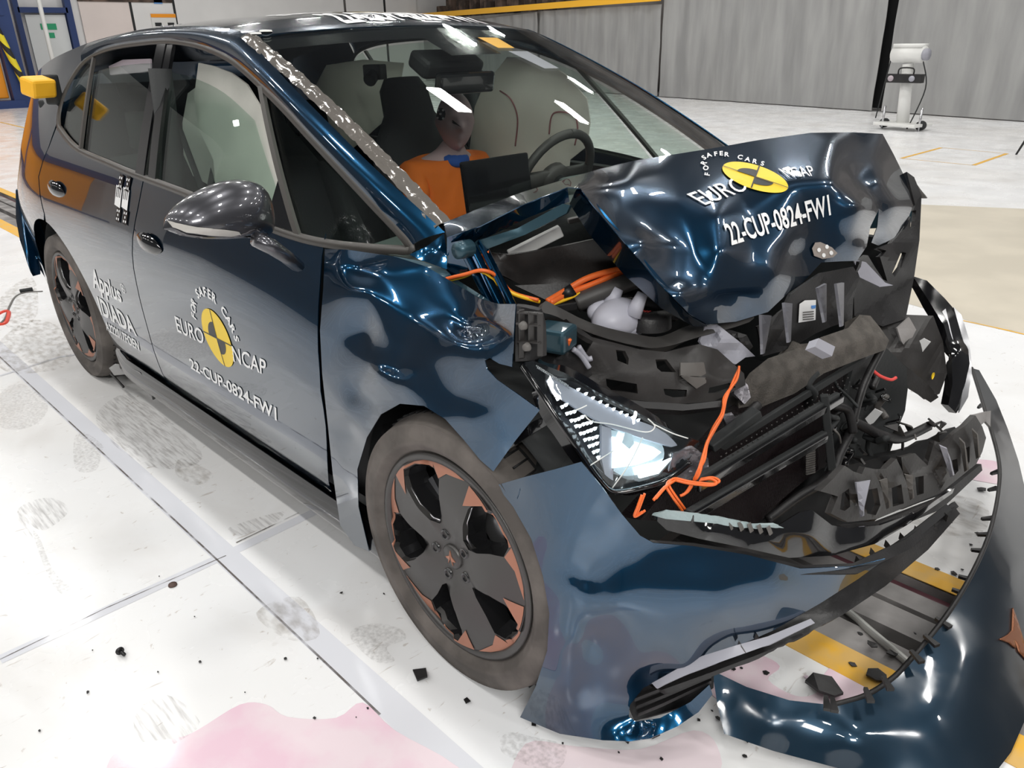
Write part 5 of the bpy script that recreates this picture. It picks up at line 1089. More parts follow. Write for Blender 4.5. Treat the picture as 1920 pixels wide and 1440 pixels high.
sheet('headlamp_tab', [(1682, 615, .52), (1705, 595, .56), (1718, 618, .58), (1700, 655, .54), (1690, 640, .52)], (), 'concrete', fh, step=8, thick=.006, smooth=False)
MB().lathe([(0, -.004), (.010, -.003), (.011, 0)], PT(1750, 705, .57), 'x', 16).build('yellow_dot', 'yellow', fh)
sheet('headlamp_rail', [(1640, 665, .38), (1660, 655, .40), (1740, 720, .52), (1760, 745, .54), (1745, 755, .53), (1690, 720, .45)], (), 'plastic', fh, step=9, thick=.02)
fb = sheet('far_front_bracket', [(1700, 322, .80), (1714, 332, .82), (1728, 366, .82), (1724, 450, .78), (1714, 520, .74), (1698, 598, .60), (1655, 612, .50), (1602, 592, .38), (1600, 520, .34), (1612, 492, .34), (1640, 468, .46), (1672, 455, .62), (1700, 425, .70), (1716, 385, .78)],
      [(1690, 500, 'r', -.02), (1655, 560, 'r', .03), (1630, 540, 'r', .02)], 'plastic', holes=[[(1627, 478), (1640, 463), (1662, 470), (1654, 480), (1650, 482), (1664, 528), (1656, 524), (1640, 500)], [(1673, 512), (1690, 472), (1699, 474), (1690, 502), (1677, 520)], [(1708, 396), (1718, 394), (1716, 424), (1707, 430)]], step=8, thick=.014, k=.25, smooth=False)
sheet('bracket_plate', [(1600, 486, .33), (1624, 492, .37), (1660, 530, .44), (1675, 535, .46), (1650, 538, .42), (1612, 520, .36)], (), 'lilac', fb, step=8, thick=.006, smooth=False)
sheet('far_wing_fragment', [(1698, 330, .84), (1712, 335, .85), (1738, 372, .86), (1728, 372, .86), (1716, 352, .85), (1704, 350, .84)], (), 'trimgrey', step=6, thick=.006, wr=.004, wsc=60)
sheet('far_wing', [(1560, 300, .90), (1690, 330, .90), (1718, 390, .90), (1704, 425, .89), (1600, 430, .89), (1560, 400, .88)], (), 'bodyin', step=16, thick=.004)
# ---------------------------------------------------------- white reference target plate on the bonnet tip
hbv = BVHTree.FromObject(bonnet, bpy.context.evaluated_depsgraph_get()) if False else None
HB = bvh_of(bonnet); RB = bvh_of(roof)
# ================================================================== fallen bumper strip with emblem
FR = [(1335, 1257, 'z', .13), (1400, 1288, 'z', .12), (1480, 1313, 'z', .115), (1560, 1322, 'z', .115), (1620, 1305, 'z', .12), (1665, 1278, 'z', .13), (1700, 1245, 'z', .14), (1770, 1160, 'z', .17), (1820, 1080, 'z', .19), (1855, 1000, 'z', .21), (1872, 920, 'z', .225), (1872, 860, 'z', .24), (1850, 780, 'z', .26), (1822, 690, 'z', .28),
      (1836, 694, 'z', .26), (1868, 750, 'z', .23), (1890, 805, 'z', .20), (1910, 865, 'z', .17), (1930, 950, 'z', .12), (1945, 1060, 'z', .07), (1948, 1180, 'z', .03), (1938, 1280, 'z', .01), (1922, 1350, 'z', .01), (1896, 1410, 'z', .01), (1850, 1470, 'z', .01), (1760, 1490, 'z', .012), (1660, 1468, 'z', .015), (1570, 1440, 'z', .02), (1450, 1408, 'z', .03), (1358, 1376, 'z', .04), (1345, 1320, 'z', .08)]
strip_o = sheet('bumper_strip', FR, [(1380, 1330, 'r', -.004), (1450, 1360, 'r', -.02), (1600, 1390, 'r', -.03), (1750, 1340, 'r', -.035), (1850, 1220, 'r', -.035), (1890, 1080, 'r', -.02)], 'paint_dusty', step=13, thick=.003, k=.97, parent=None)
strip_o.parent = None; strip_o.matrix_parent_inverse = Matrix.Identity(4)
tag(strip_o, 'torn dark blue bumper strip with copper emblem, fallen in a loop on the floor', 'bumper strip')
SB = bvh_of(strip_o)
patch('emblem', [(1872, 1199), (1888, 1190), (1895, 1182), (1897, 1140), (1906, 1165), (1915, 1195), (1926, 1242), (1908, 1222), (1900, 1200), (1902, 1216), (1890, 1206)], SB, 'copper_d', strip_o, .004, 4).modifiers.new('t', 'SOLIDIFY').thickness = .004
for px, py, a in ((1845, 730, 0), (1838, 760, 0), (1866, 884, 0), (1862, 915, 0), (1852, 970, 0), (1845, 1000, 0), (1835, 1030, 0), (1812, 1082, 0), (1800, 1108, 0), (1768, 1165, 0), (1745, 1198, 0), (1718, 1228, 0), (1663, 1278, 0), (1628, 1300, 0), (1563, 1318, 0), (1550, 1315, 0)):
    c = PT(px, py, z=.17); ctr = PT(1500, 1000, z=.17); d = (ctr - c).normalized(); s_ = Vector((-d.y, d.x, 0)) * .008
    MB().prism([c - s_ - d * .02, c + s_ - d * .02, c + s_ * .5 + d * .018, c - s_ * .5 + d * .018], (0, 0, -.008)).build('strip_clip', 'plastic', strip_o, smooth=False)
MB().tube(spline([_pt(p) for p in FR[3:14]], 6), .006, 6).build('strip_flange', 'plastic', strip_o)
sheet('loose_bracket', [(1826, 778, 'z', .33), (1858, 770, 'z', .30), (1857, 800, 'z', .27), (1848, 790, 'z', .28), (1836, 800, 'z', .28)], (), 'concrete', strip_o, step=6, thick=.008)
# ================================================================== markings
def text_mesh(s, bold=.02, sx=1.0, res=3):
    cu = bpy.data.curves.new('lettering', 'FONT'); cu.body = s; cu.size = 1; cu.offset = bold; cu.resolution_u = res; cu.space_character = sx
    ob = bpy.data.objects.new('lettering', cu); me = bpy.data.meshes.new_from_object(ob); bm = bmesh.new(); bm.from_mesh(me)
    bmesh.ops.triangulate(bm, faces=bm.faces)
    L_ = max(v.co.x for v in bm.verts) - min(v.co.x for v in bm.verts)
    for _ in range(3):
        es = [e for e in bm.edges if e.calc_length() > .22]
        if es: bmesh.ops.subdivide_edges(bm, edges=es, cuts=1); bmesh.ops.triangulate(bm, faces=bm.faces)
    bm.verts.ensure_lookup_table()
    V = [(v.co.x, v.co.y) for v in bm.verts]; F = [tuple(v.index for v in f.verts) for f in bm.faces]; bm.free(); bpy.data.objects.remove(ob); bpy.data.curves.remove(cu); bpy.data.meshes.remove(me)
    return V, F
def quad_map(TL, TR, BR_, BL, cap=.69):
    def f(u, v):            # u 0..1 along, v 0 baseline .. 1 cap height
        a = ((1 - u) * BL[0] + u * BR_[0], (1 - u) * BL[1] + u * BR_[1]); b = ((1 - u) * TL[0] + u * TR[0], (1 - u) * TL[1] + u * TR[1])
        return (a[0] + (b[0] - a[0]) * v, a[1] + (b[1] - a[1]) * v)
    return f
def lettering(name, s, corners, put, m_, parent, bold=.02, sx=1.0, cap=.69):
    V, F = text_mesh(s, bold, sx); x0 = min(v[0] for v in V); x1 = max(v[0] for v in V); q = quad_map(*corners)
    vs = [put(*q((v[0] - x0) / (x1 - x0), v[1] / cap)) for v in V]
    return obj(name, vs, F, m_, parent, smooth=False)
def side_put(eps=.0021):
    def f(x, z): return Vector((x, -(Ys(x, z) + eps), z))
    return f
def sq(*c): return [SX(*p) for p in c]
sp_ = side_put()
lettering('door_lettering', 'EURO', sq((328, 592), (381, 619), (384, 646), (334, 621)), sp_, 'white', FD, .01)
lettering('door_lettering', 'NCAP', sq((435, 648), (500, 676), (500, 704), (439, 677)), sp_, 'white', FD, .01)
lettering('door_lettering', '22-CUP-0824-FW1', sq((355, 671), (519, 765), (520, 788), (359, 690)), sp_, 'white', FD, .022)
lettering('door_lettering', 'Applus', sq((171, 502), (224, 538), (230, 567), (176, 538)), sp_, 'white', RD, .03)
cc_ = SX(231, 541)
for r0_, r1_ in ((.019, .016),):
    N = 24; obj('door_lettering', [sp_(cc_[0] + r * math.cos(6.2832 * k / N), cc_[1] + r * math.sin(6.2832 * k / N)) for r in (r0_, r1_) for k in range(N)], [(k, (k + 1) % N, N + (k + 1) % N, N + k) for k in range(N)], 'white', RD, smooth=False)
for a_, b_ in ((.009, .0022), (.0022, .009)): obj('door_lettering', [sp_(cc_[0] + sx_ * a_, cc_[1] + sz_ * b_) for sx_, sz_ in ((-1, -1), (1, -1), (1, 1), (-1, 1))], [(0, 1, 2, 3)], 'white', RD, smooth=False)
lettering('door_lettering', 'IDIADA', sq((182, 556), (247, 597), (258, 630), (190, 588)), sp_, 'white', RD, .03)
lettering('door_lettering', 'A222017FOEN', sq((197, 602), (260, 641), (263, 658), (201, 618)), sp_, 'white', RD, .022)
cxz = SX(408, 634); Rl = .5 * abs(U(408, 585, y=-.905).z - U(408, 684, y=-.905).z) * 1.0
def disc_logo(name, put2, R, parent):
    """yellow disc with two opposite dark quarters and a thin cross; put2(u, v, lift) with u, v in units of the radius"""
    N = 48; vs = [put2(0, 0, 0)]; fs = []
    for r_ in (.5, 1):
        for k in range(N): a = 2 * math.pi * k / N; vs.append(put2(r_ * math.cos(a), r_ * math.sin(a), 0))
    for k in range(N): fs += [(0, 1 + k, 1 + (k + 1) % N), (1 + k, 1 + N + k, 1 + N + (k + 1) % N, 1 + (k + 1) % N)]
    obj(name + '_disc', vs, fs, 'yellow', parent, smooth=False)
    for a0 in (90, 270):
        vs = [put2(0, 0, 1)] + [put2(.56 * math.cos(ang(a0 + 90 * k / 14)), .56 * math.sin(ang(a0 + 90 * k / 14)), 1) for k in range(15)]
        obj(name + '_quarter', vs, [(0, k, k + 1) for k in range(1, 15)], 'inkblack', parent, smooth=False)
    for ax in (0, 1):
        w_ = .022; vs = []; n = 16
        for i in range(n + 1):
            t = -1 + 2 * i / n
            for s in (-w_, w_): vs.append(put2(t, s, 2) if ax == 0 else put2(s, t, 2))
        obj(name + '_cross', vs, [(2 * i, 2 * i + 1, 2 * i + 3, 2 * i + 2) if ax else (2 * i, 2 * i + 2, 2 * i + 3, 2 * i + 1) for i in range(n)], 'inkblack', parent, smooth=False)
def arc_text(name, s, put2, R, a0, a1, h, parent, bold=.03):
    n = len(s)
    for i, ch in enumerate(s):
        if ch == ' ': continue
        a = ang(a0 + (a1 - a0) * i / (n - 1)); V, F = text_mesh(ch, bold); xm = (min(v[0] for v in V) + max(v[0] for v in V)) / 2
        er = (math.cos(a), math.sin(a)); et = (math.sin(a), -math.cos(a))
        vs = [put2(R * er[0] + (v[0] - xm) * h / .69 * et[0] + v[1] * h / .69 * er[0], R * er[1] + (v[0] - xm) * h / .69 * et[1] + v[1] * h / .69 * er[1], 0) for v in V]
        obj(name, vs, F, 'white', parent, smooth=False)
dput = lambda u, v, l: Vector((cxz[0] + u * Rl, -(Ys(cxz[0] + u * Rl, cxz[1] + v * Rl) + .0021 + l * .0004), cxz[1] + v * Rl))
disc_logo('door_logo', dput, Rl, FD); arc_text('door_logo_arc', 'FOR SAFER CARS', dput, 1.40, 164, 14, .30, FD)
# checkered reference stickers on the door
def rect_side(name, c, w_, h_, m_, lift, tilt=0, parent=None):
    ca, sa = math.cos(tilt), math.sin(tilt)
    vs = [Vector((c[0] + a * w_ / 2 * ca - b * h_ / 2 * sa, 0, c[1] + a * w_ / 2 * sa + b * h_ / 2 * ca)) for a, b in ((-1, -1), (1, -1), (1, 1), (-1, 1))]
    return [Vector((v.x, -(Ys(v.x, v.z) + .004 + lift), v.z)) for v in vs]
c1 = SX(229, 372); HT = .16
bw, wt = MB(), MB()
for k in range(2):
    x = c1[0] + (-.028 if k == 0 else .040)
    wt.add(rect_side('', (x, c1[1] + .004), .056, .07, '', 0, -.12), [(0, 1, 2, 3)])
    for b_ in range(2):
        zc = c1[1] + (.055 if b_ == 0 else -.058)
        bw.add(rect_side('', (x + .012, zc), .036, .05, '', .0004, -.12), [(0, 1, 2, 3)])
        for i in range(5):
            dx, dz = ((-1, 1), (1, 1), (0, 0), (-1, -1), (1, -1))[i]; wt.add(rect_side('', (x + .012 + dx * .009, zc + dz * .014), .009, .008, '', .0009), [(0, 1, 2, 3)])
    for i in range(3): bw.add(rect_side('', (x - .016 + i * .016, c1[1] + .018), .006, .034, '', .0005, -.12), [(0, 1, 2, 3)])
bw.build('marker_print', 'inkblack', RD, smooth=False); wt.build('marker_sticker', 'white', RD, smooth=False)
# bonnet lettering and logo
hp = lambda x, y: onto(HB, x, y, .003)
lettering('bonnet_lettering', 'EURO', [(1286, 366), (1388, 330), (1404, 356), (1322, 386)], hp, 'white', bonnet, .005)
lettering('bonnet_lettering', 'NCAP', [(1458, 318), (1520, 312), (1528, 331), (1478, 334)], hp, 'white', bonnet, .005)
lettering('bonnet_lettering', '22-CUP-0824-FW1', [(1354, 423), (1552, 366), (1557, 402), (1370, 460)], hp, 'white', bonnet, .02)
_ca, _sa = math.cos(ang(24)), math.sin(ang(24))
hput = lambda u, v, l: onto(HB, 1415 + 61 * u + 8 * v, 334 + 20 * u - 21 * v, .003 + l * .0012)
disc_logo('bonnet_logo', hput, 1, bonnet)
for i, ch in enumerate('FOR SAFER CARS'):
    if ch == ' ': continue
    t = i / 13; cx_ = [(1330, 329), (1327, 318), (1323, 309), (0, 0), (1322, 300), (1330, 296), (1342, 294), (1352, 293), (1362, 295)][i] if i < 9 else (1372 + (i - 9) * 14, 296 + (i - 9) * 4)
    rot = [-80, -70, -60, 0, -40, -20, -8, -3, 2][i] if i < 9 else 12
    V, F = text_mesh(ch, .03); xm = (min(v[0] for v in V) + max(v[0] for v in V)) / 2; h_ = 14; c_, s_ = math.cos(ang(rot)), math.sin(ang(rot))
    obj('bonnet_logo_arc', [hp(cx_[0] + ((v[0] - xm) * c_ + v[1] * s_) * h_, cx_[1] + ((v[0] - xm) * s_ - v[1] * c_) * h_ * .8) for v in V], F, 'white', bonnet, smooth=False)
rp_ = lambda x, y: onto(RB, x, y, .003)
def roof_put(x, y): # roof plan coordinates -> surface
    h = RB.ray_cast(Vector((x, y, 3)), Vector((0, 0, -1))); return (h[0] if h[0] else Vector((x, y, 1.5))) + Vector((0, 0, .002))
lettering('roof_lettering', '22-CUP-0824-FW1', [(-1.34, -.30), (-1.34, .32), (-1.14, .32), (-1.14, -.30)], roof_put, 'white', roof, .04)
lettering('roof_lettering', 'EURO', [(-1.54, -.36), (-1.54, -.14), (-1.42, -.14), (-1.42, -.36)], roof_put, 'white', roof, .01)
rput = lambda u, v, l: roof_put(-1.47 - v * .10, u * .12 + .0) + Vector((0, 0, l * .001))
disc_logo('roof_logo', rput, 1, roof)
for q in (U(500, 72, y=-.56), U(478, 64, y=-.60)): MB().lathe([(0, .006), (.018, .005), (.02, 0)], RB.find_nearest(q)[0] , 'z', 20).build('roof_dot', 'camwhite', roof)
# air guide label
patch('part_label', [(1497, 570), (1507, 563), (1528, 562), (1527, 600), (1495, 605)], bvh_of(gp), 'white', gp, .003)
for k in range(4): patch('label_print', [(1502, 585 + k * 4.5), (1523, 583 + k * 4.5), (1523, 585 + k * 4.5), (1502, 587 + k * 4.5)], bvh_of(gp), 'trimgrey', gp, .0045)
patch('label_print', [(1518, 573), (1527, 572), (1526, 578), (1519, 579)], bvh_of(gp), 'bluep', gp, .0045)
# grey dotted target near the bonnet tip
patch('target_plate', [(1520, 466), (1526, 455), (1536, 454), (1558, 464), (1568, 474), (1560, 482), (1540, 486), (1524, 480)], HB, mat('taupe_target', (.30, .26, .235), .5), bonnet, .004)
for x, y in ((1532, 469), (1547, 463), (1541, 479), (1555, 474)): patch('target_dot', [(x + 3.6 * math.cos(k * .7854), y + 4.2 * math.sin(k * .7854)) for k in range(8)], HB, 'white', bonnet, .006, 3)

sheet('skirt_bracket', [(204, 690, -.862), (216, 682, -.866), (236, 684, -.868), (262, 698, -.868), (282, 722, -.868), (286, 750, -.865), (276, 742, -.864), (262, 716, -.866), (236, 702, -.866), (214, 704, -.862)], (), 'black_gloss', step=8, thick=.012)
bar('sill_edge_shard', (208, 700, -.86), (232, 726, -.86), .01, .01, 'plastic')
# ================================================================== CABIN
mb = MB(); mb.box((-1.7, 0, .30), (2.7, 1.5, .04)); part('cabin_floor', mb, 'cabin', smooth=False)
mb = MB(); mb.box((-3.0, 0, .62), (.04, 1.4, .62)); part('boot_wall', mb, 'cabin', smooth=False)
# dashboard
vs = []; prof = [(-.26, 1.0), (-.42, 1.005), (-.60, .985), (-.72, .955), (-.78, .90), (-.76, .78), (-.66, .62), (-.55, .45)]
for x, z in prof:
    for j in range(17): s = -1 + j / 8; vs.append((x - .05 * (1 - s * s) * 0 + .06 * s * s, s * .72, z - .02 * s * s))
obj('dashboard', vs, [(i * 17 + j, i * 17 + j + 1, (i + 1) * 17 + j + 1, (i + 1) * 17 + j) for i in range(7) for j in range(16)], 'dash', car, thick=.01, sub=1)
mb = MB(); mb.box((-.74, -.02, 1.03), (.02, .30, .17), Matrix.Rotation(-.15, 3, 'Y')); scr = part('display_screen', mb, 'black_gloss', bevel=.006, smooth=False)
mb = MB(); mb.box((-.60, .37, 1.0), (.14, .36, .06)); part('instrument_hood', mb, 'dash', bevel=.02, smooth=False)
# steering wheel
swc = Vector((-.84, .37, .985)); RT = Matrix.Rotation(ang(-66), 3, 'Y')
mb = MB(); mb.tube([swc + RT @ Vector((.185 * math.cos(a), .185 * math.sin(a), 0)) for a in [2 * math.pi * k / 40 for k in range(41)]], .017, 10, cap=False)
mb.box(swc, (.08, .34, .02), RT); mb.add(*[[swc + RT @ Vector((.06 * math.cos(2 * math.pi * k / 16), .07 * math.sin(2 * math.pi * k / 16), h)) for h in (-.02, .02) for k in range(16)], [tuple(range(16))[::-1], tuple(range(16, 32))] + [(k, (k + 1) % 16, 16 + (k + 1) % 16, 16 + k) for k in range(16)]])
part('steering_wheel', mb, 'rubber')
mb = MB(); mb.tube([swc, swc + Vector((.3, 0, -.14))], .03, 10); part('steering_column', mb, 'cabin')
def loft(name, secs, m_, n=20, parent=None, pw=2.6):
    """secs: (centre, half-width, half-depth, width dir, depth dir)"""
    vs = []
    for c, a, b, u, v in secs:
        for k in range(n):
            th = 2 * math.pi * k / n; cs, sn = math.cos(th), math.sin(th); vs.append(Vector(c) + Vector(u) * a * math.copysign(abs(cs) ** (2 / pw), cs) + Vector(v) * b * math.copysign(abs(sn) ** (2 / pw), sn))
    fs = [(i * n + k, (i + 1) * n + k, (i + 1) * n + (k + 1) % n, i * n + (k + 1) % n) for i in range(len(secs) - 1) for k in range(n)] + [tuple(range(n)), tuple(reversed(range((len(secs) - 1) * n, len(secs) * n)))]
    return obj(name, vs, fs, m_, parent or car)
def seat(y, x):
    u = (0, 1, 0); v = (1, 0, .25)
    s = loft('seat', [((x - .05, y, .50), .25, .06, u, v), ((x - .10, y, .62), .27, .07, u, v), ((x - .17, y, .82), .27, .06, u, v), ((x - .23, y, 1.00), .25, .055, u, v), ((x - .27, y, 1.10), .19, .05, u, v), ((x - .29, y, 1.18), .13, .05, u, v), ((x - .32, y, 1.28), .12, .05, u, v), ((x - .33, y, 1.325), .09, .03, u, v)], 'seat', parent=car)
    for sg in (-1, 1):
        loft('seat_bolster', [((x - .0, y + sg * .23, .55), .04, .07, u, v), ((x - .06, y + sg * .245, .75), .045, .075, u, v), ((x - .15, y + sg * .235, .95), .035, .05, u, v), ((x - .2, y + sg * .21, 1.04), .01, .02, u, v)], 'seat', 12, s)
    loft('seat_cushion', [((x - .05, y, .46), .25, .08, u, (0, 0, 1)), ((x + .2, y, .49), .27, .08, u, (0, 0, 1)), ((x + .45, y, .50), .26, .07, u, (0, 0, 1)), ((x + .5, y, .49), .22, .04, u, (0, 0, 1))], 'seat', 18, s)
seat(.37, -1.42); seat(-.37, -1.42)
loft('rear_bench', [((-2.45, 0, .5), .66, .10, (0, 1, 0), (1, 0, .25)), ((-2.55, 0, .8), .66, .09, (0, 1, 0), (1, 0, .25)), ((-2.62, 0, 1.02), .62, .07, (0, 1, 0), (1, 0, .25))], 'seat', 24)
for y in (-.4, .4): loft('rear_headrest', [((-2.62, y, 1.05), .12, .05, (0, 1, 0), (1, 0, 0)), ((-2.64, y, 1.2), .11, .04, (0, 1, 0), (1, 0, 0))], 'seat', 14)
# mirror, camera cover, roof console
mb = MB(); mb.box((-1.0, .0, 1.40), (.10, .26, .06), Matrix.Rotation(.5, 3, 'Y')); part('roof_console', mb, 'cabin', bevel=.015, smooth=False)
im = MB(); im.box((-.93, .02, 1.34), (.035, .25, .07), Matrix.Rotation(.2, 3, 'Y')); part('interior_mirror', im, 'black_gloss', bevel=.012, smooth=False)
im = MB(); im.box(U(703, 135, x=-1.75), (.08, .07, .06), Matrix.Rotation(.5, 3, 'Z')); im.tube([U(703, 135, x=-1.75), U(692, 152, x=-1.72)], .028, 12); part('onboard_camera', im, 'cabin', bevel=.006, smooth=False)
# airbags
sheet('curtain_airbag', [(372, 118, -.60), (400, 124, -.60), (432, 136, -.62), (462, 158, -.64), (488, 200, -.68), (508, 270, -.74), (524, 350, -.78), (528, 388, -.79), (508, 398, -.78), (470, 378, -.76), (440, 366, -.74), (404, 350, -.72), (400, 300, -.68), (372, 240, -.64), (364, 180, -.61)],
      [(420, 200, 'r', -.03), (470, 260, 'r', -.03), (430, 320, 'r', -.02), (455, 180, 'r', .012), (400, 160, 'r', .012), (490, 340, 'r', -.02), (405, 250, 'r', .0)], 'bag', step=9, thick=.006, k=.7, wr=.012, wsc=11)
sheet('seat_airbag', [(352, 175, -.52), (372, 160, -.52), (400, 240, -.54), (412, 320, -.60), (400, 352, -.60), (362, 330, -.56), (344, 290, -.54), (342, 230, -.53)], [(375, 260, 'r', -.04)], 'bag', step=10, thick=.006, k=.8, wr=.01, wsc=12)
sheet('curtain_airbag', [(204, 124, -.60), (230, 112, -.60), (282, 110, -.60), (282, 132, -.62), (260, 136, -.62), (206, 140, -.62)], [(240, 125, 'r', -.02)], 'bag2', step=7, thick=.006, wr=.01, wsc=18)
fa = sheet('curtain_airbag', [(905, 165, .60), (950, 108, .58), (1010, 110, .60), (1060, 140, .63), (1100, 185, .66), (1106, 230, .68), (1100, 275, .70), (1068, 300, .72), (1060, 370, .72), (900, 380, .70), (880, 280, .66), (890, 200, .62)],
      [(960, 200, 'r', -.05), (1000, 260, 'r', -.03), (1060, 240, 'r', -.03), (1020, 160, 'r', .0), (940, 290, 'r', -.03)], 'bag', step=12, thick=.006, k=.8, wr=.014, wsc=10)
FB = bvh_of(fa)
for pts in ([(1032, 250), (1040, 212), (1076, 214), (1085, 240), (1080, 270)], [(968, 272), (972, 220), (960, 185), (940, 170)]):
    MB().tube(spline([onto(FB, *p, .008) for p in pts], 6), .0035, 6).build('airbag_seam', 'seam', fa)
sheet('curtain_airbag', [(592, 160, .52), (612, 122, .52), (680, 112, .54), (756, 118, .56), (748, 170, .58), (716, 230, .60), (660, 280, .58), (604, 250, .54)], [(640, 180, 'r', -.05), (690, 170, 'r', .0), (660, 230, 'r', -.03)], 'bag', step=10, thick=.006, k=.8, wr=.02, wsc=9)
wsq('warning_sticker', [(.185, .10), (.345, .10), (.335, .185), (.20, .185)], 'yelbox', -.004)
wsq('info_sticker', [(.235, .21), (.40, .21), (.42, .34), (.29, .34)], 'lilac', -.004)
# black inner pillar trims and belts
for sg in (-1, 1):
    MB().tube([Vector((-1.68, sg * .70, 1.40)), Vector((-1.66, sg * .76, .5))], .04, 8).build('b_pillar_trim', 'cabin', car)
MB().tube([Vector((-1.68, -.68, 1.25)), Vector((-1.5, -.6, .5))], .012, 6, flat=.3).build('seat_belt', 'seat', car)
# ================================================================== CRASH TEST DUMMY at the wheel
H0 = U(853, 228, y=.36); face = (Vector((-.55, -.10, 0)) - Vector((H0.x, H0.y, 0))).normalized()
dm = empty('crash_test_dummy', (-1.42, .37, .5), 'crash test dummy in orange shirt sitting behind the wheel, head bare with red brow paint', 'crash test dummy')
def skin_body(name, chain, m_, parent):
    """chain: list of (pos, radius, parent index)"""
    me = bpy.data.meshes.new(name); me.from_pydata([tuple(c[0]) for c in chain], [(c[2], i) for i, c in enumerate(chain) if c[2] >= 0], []); o = link_mesh(name, me, m_, parent)
    md = o.modifiers.new('skin', 'SKIN'); md.use_smooth_shade = True
    for i, c in enumerate(chain): me.skin_vertices[0].data[i].radius = (c[1][0], c[1][1]) if isinstance(c[1], tuple) else (c[1], c[1]); 
    me.skin_vertices[0].data[0].use_root = True
    s = o.modifiers.new('s', 'SUBSURF'); s.levels = s.render_levels = 2; return o
bx = H0.x; V3 = Vector
def rel(x, y, z): return V3((H0.x + x, .37 + y, H0.z + z))
chain = [(rel(-.10, 0, -.60), (.15, .11), -1), (rel(-.12, 0, -.45), (.15, .11), 0), (rel(-.10, 0, -.30), (.17, .12), 1), (rel(-.07, 0, -.19), (.14, .09), 2), (rel(-.04, 0, -.13), .058, 3), (rel(-.02, 0, -.07), .055, 4),
         (rel(-.08, -.17, -.20), .062, 3), (rel(-.03, -.21, -.34), .048, 6), (rel(.05, -.20, -.45), .040, 7), (rel(.22, -.10, -.38), .034, 8), (rel(.33, -.04, -.30), .028, 9),
         (rel(-.08, .17, -.20), .062, 3), (rel(-.03, .21, -.34), .048, 11), (rel(.05, .21, -.45), .040, 12), (rel(.22, .16, -.38), .034, 13), (rel(.34, .12, -.28), .028, 14),
         (rel(-.02, -.10, -.64), .09, 0), (rel(.38, -.13, -.55), .065, 16), (rel(.62, -.12, -.84), .045, 17), (rel(.78, -.12, -.84), .035, 18),
         (rel(-.02, .10, -.64), .09, 0), (rel(.38, .13, -.55), .065, 20), (rel(.62, .12, -.84), .045, 21), (rel(.78, .12, -.84), .035, 22)]
body = skin_body('body', chain, 'skin', dm)
# hands with separate fingers closed round the wheel rim
for sg, wp in ((-1, 10), (1, 15)):
    wpos = chain[wp][0]; fd_ = (chain[wp][0] - chain[wp - 1][0]).normalized(); hc = [(wpos, .026, -1), (wpos + fd_ * .05, (.036, .016), 0)]
    for f in range(4):
        r0 = wpos + fd_ * .075 + V3((0, (f - 1.5) * .019, .004)); b_ = len(hc); hc += [(r0, .0088, 1), (r0 + fd_ * (.034 - .003 * abs(f - 1)) + V3((0, 0, -.006)), .0082, b_), (r0 + fd_ * .045 + V3((0, 0, -.034)), .0075, b_ + 1), (r0 + fd_ * .028 + V3((0, 0, -.050)), .007, b_ + 2)]
    b_ = len(hc); t0 = wpos + fd_ * .02 + V3((0, -sg * .030, 0)); hc += [(t0, .011, 0), (t0 + fd_ * .03 + V3((0, -sg * .018, -.01)), .0095, b_), (t0 + fd_ * .055 + V3((0, -sg * .012, -.022)), .0085, b_ + 1)]
    skin_body('hand', hc, 'skin', dm)
def head_mesh():
    vs = []; nu, nv = 40, 32; fw = face; rt = Vector((fw.y, -fw.x, 0)); up = (Vector((0, 0, 1)) + fw * .12).normalized()
    for i in range(nv + 1):
        th = math.pi * i / nv; zc = math.cos(th)
        for k in range(nu):
            ph = 2 * math.pi * k / nu; fx, rx = math.cos(ph), math.sin(ph); R = math.sin(th)
            a = .098 * R * fx; b = .077 * R * rx; c = .118 * zc
            if zc < 0: b *= 1 - .30 * (-zc) ** 1.5; a += .018 * (-zc) * R; a *= (1 if fx > 0 else 1 - .45 * -zc)
            if fx > 0:
                f3 = max(0, fx) ** 8
                nose = math.exp(-((zc + .12) / .16) ** 2) * math.exp(-(rx / .16) ** 2); a += .030 * nose * R
                eye = math.exp(-((zc - .08) / .10) ** 2) * math.exp(-((abs(rx) - .36) / .16) ** 2); a -= .013 * eye
                brow = math.exp(-((zc - .24) / .07) ** 2) * math.exp(-(rx / .6) ** 2); a += .006 * brow
                lip = math.exp(-((zc + .47) / .045) ** 2) * math.exp(-(rx / .22) ** 2) + math.exp(-((zc + .58) / .045) ** 2) * math.exp(-(rx / .2) ** 2); a += .008 * lip
                mo = math.exp(-((zc + .525) / .02) ** 2) * math.exp(-(rx / .25) ** 2); a -= .006 * mo
                ch = math.exp(-((zc + .82) / .12) ** 2) * math.exp(-(rx / .3) ** 2); a += .020 * ch
            ear = math.exp(-((zc + .02) / .17) ** 2) * math.exp(-((fx + .05) / .14) ** 2); b += math.copysign(.009 * ear, rx)
            vs.append(H0 + fw * a + rt * b + up * c)
    fs = [(i * nu + k, i * nu + (k + 1) % nu, (i + 1) * nu + (k + 1) % nu, (i + 1) * nu + k) for i in range(nv) for k in range(nu)]
    return vs, fs, fw, rt, up
vs, fs, fwd, rgt, upv = head_mesh(); head = obj('head', vs, [f[::-1] for f in fs], 'skin', dm)
HBV = bvh_of(head)
def headpatch(name, poly, m_, eps): return patch(name, poly, HBV, m_, head, eps, 3)
headpatch('red_brow_paint', [(858, 206), (866, 200), (874, 200), (872, 208), (862, 211)], 'redpaint', .0015)
headpatch('red_brow_paint', [(884, 199), (889, 196), (891, 204), (887, 207)], 'redpaint', .0015)
headpatch('head_target', [(827 + 9 * math.cos(k * .5236), 214 + 12 * math.sin(k * .5236)) for k in range(12)], 'inkblack', .002)
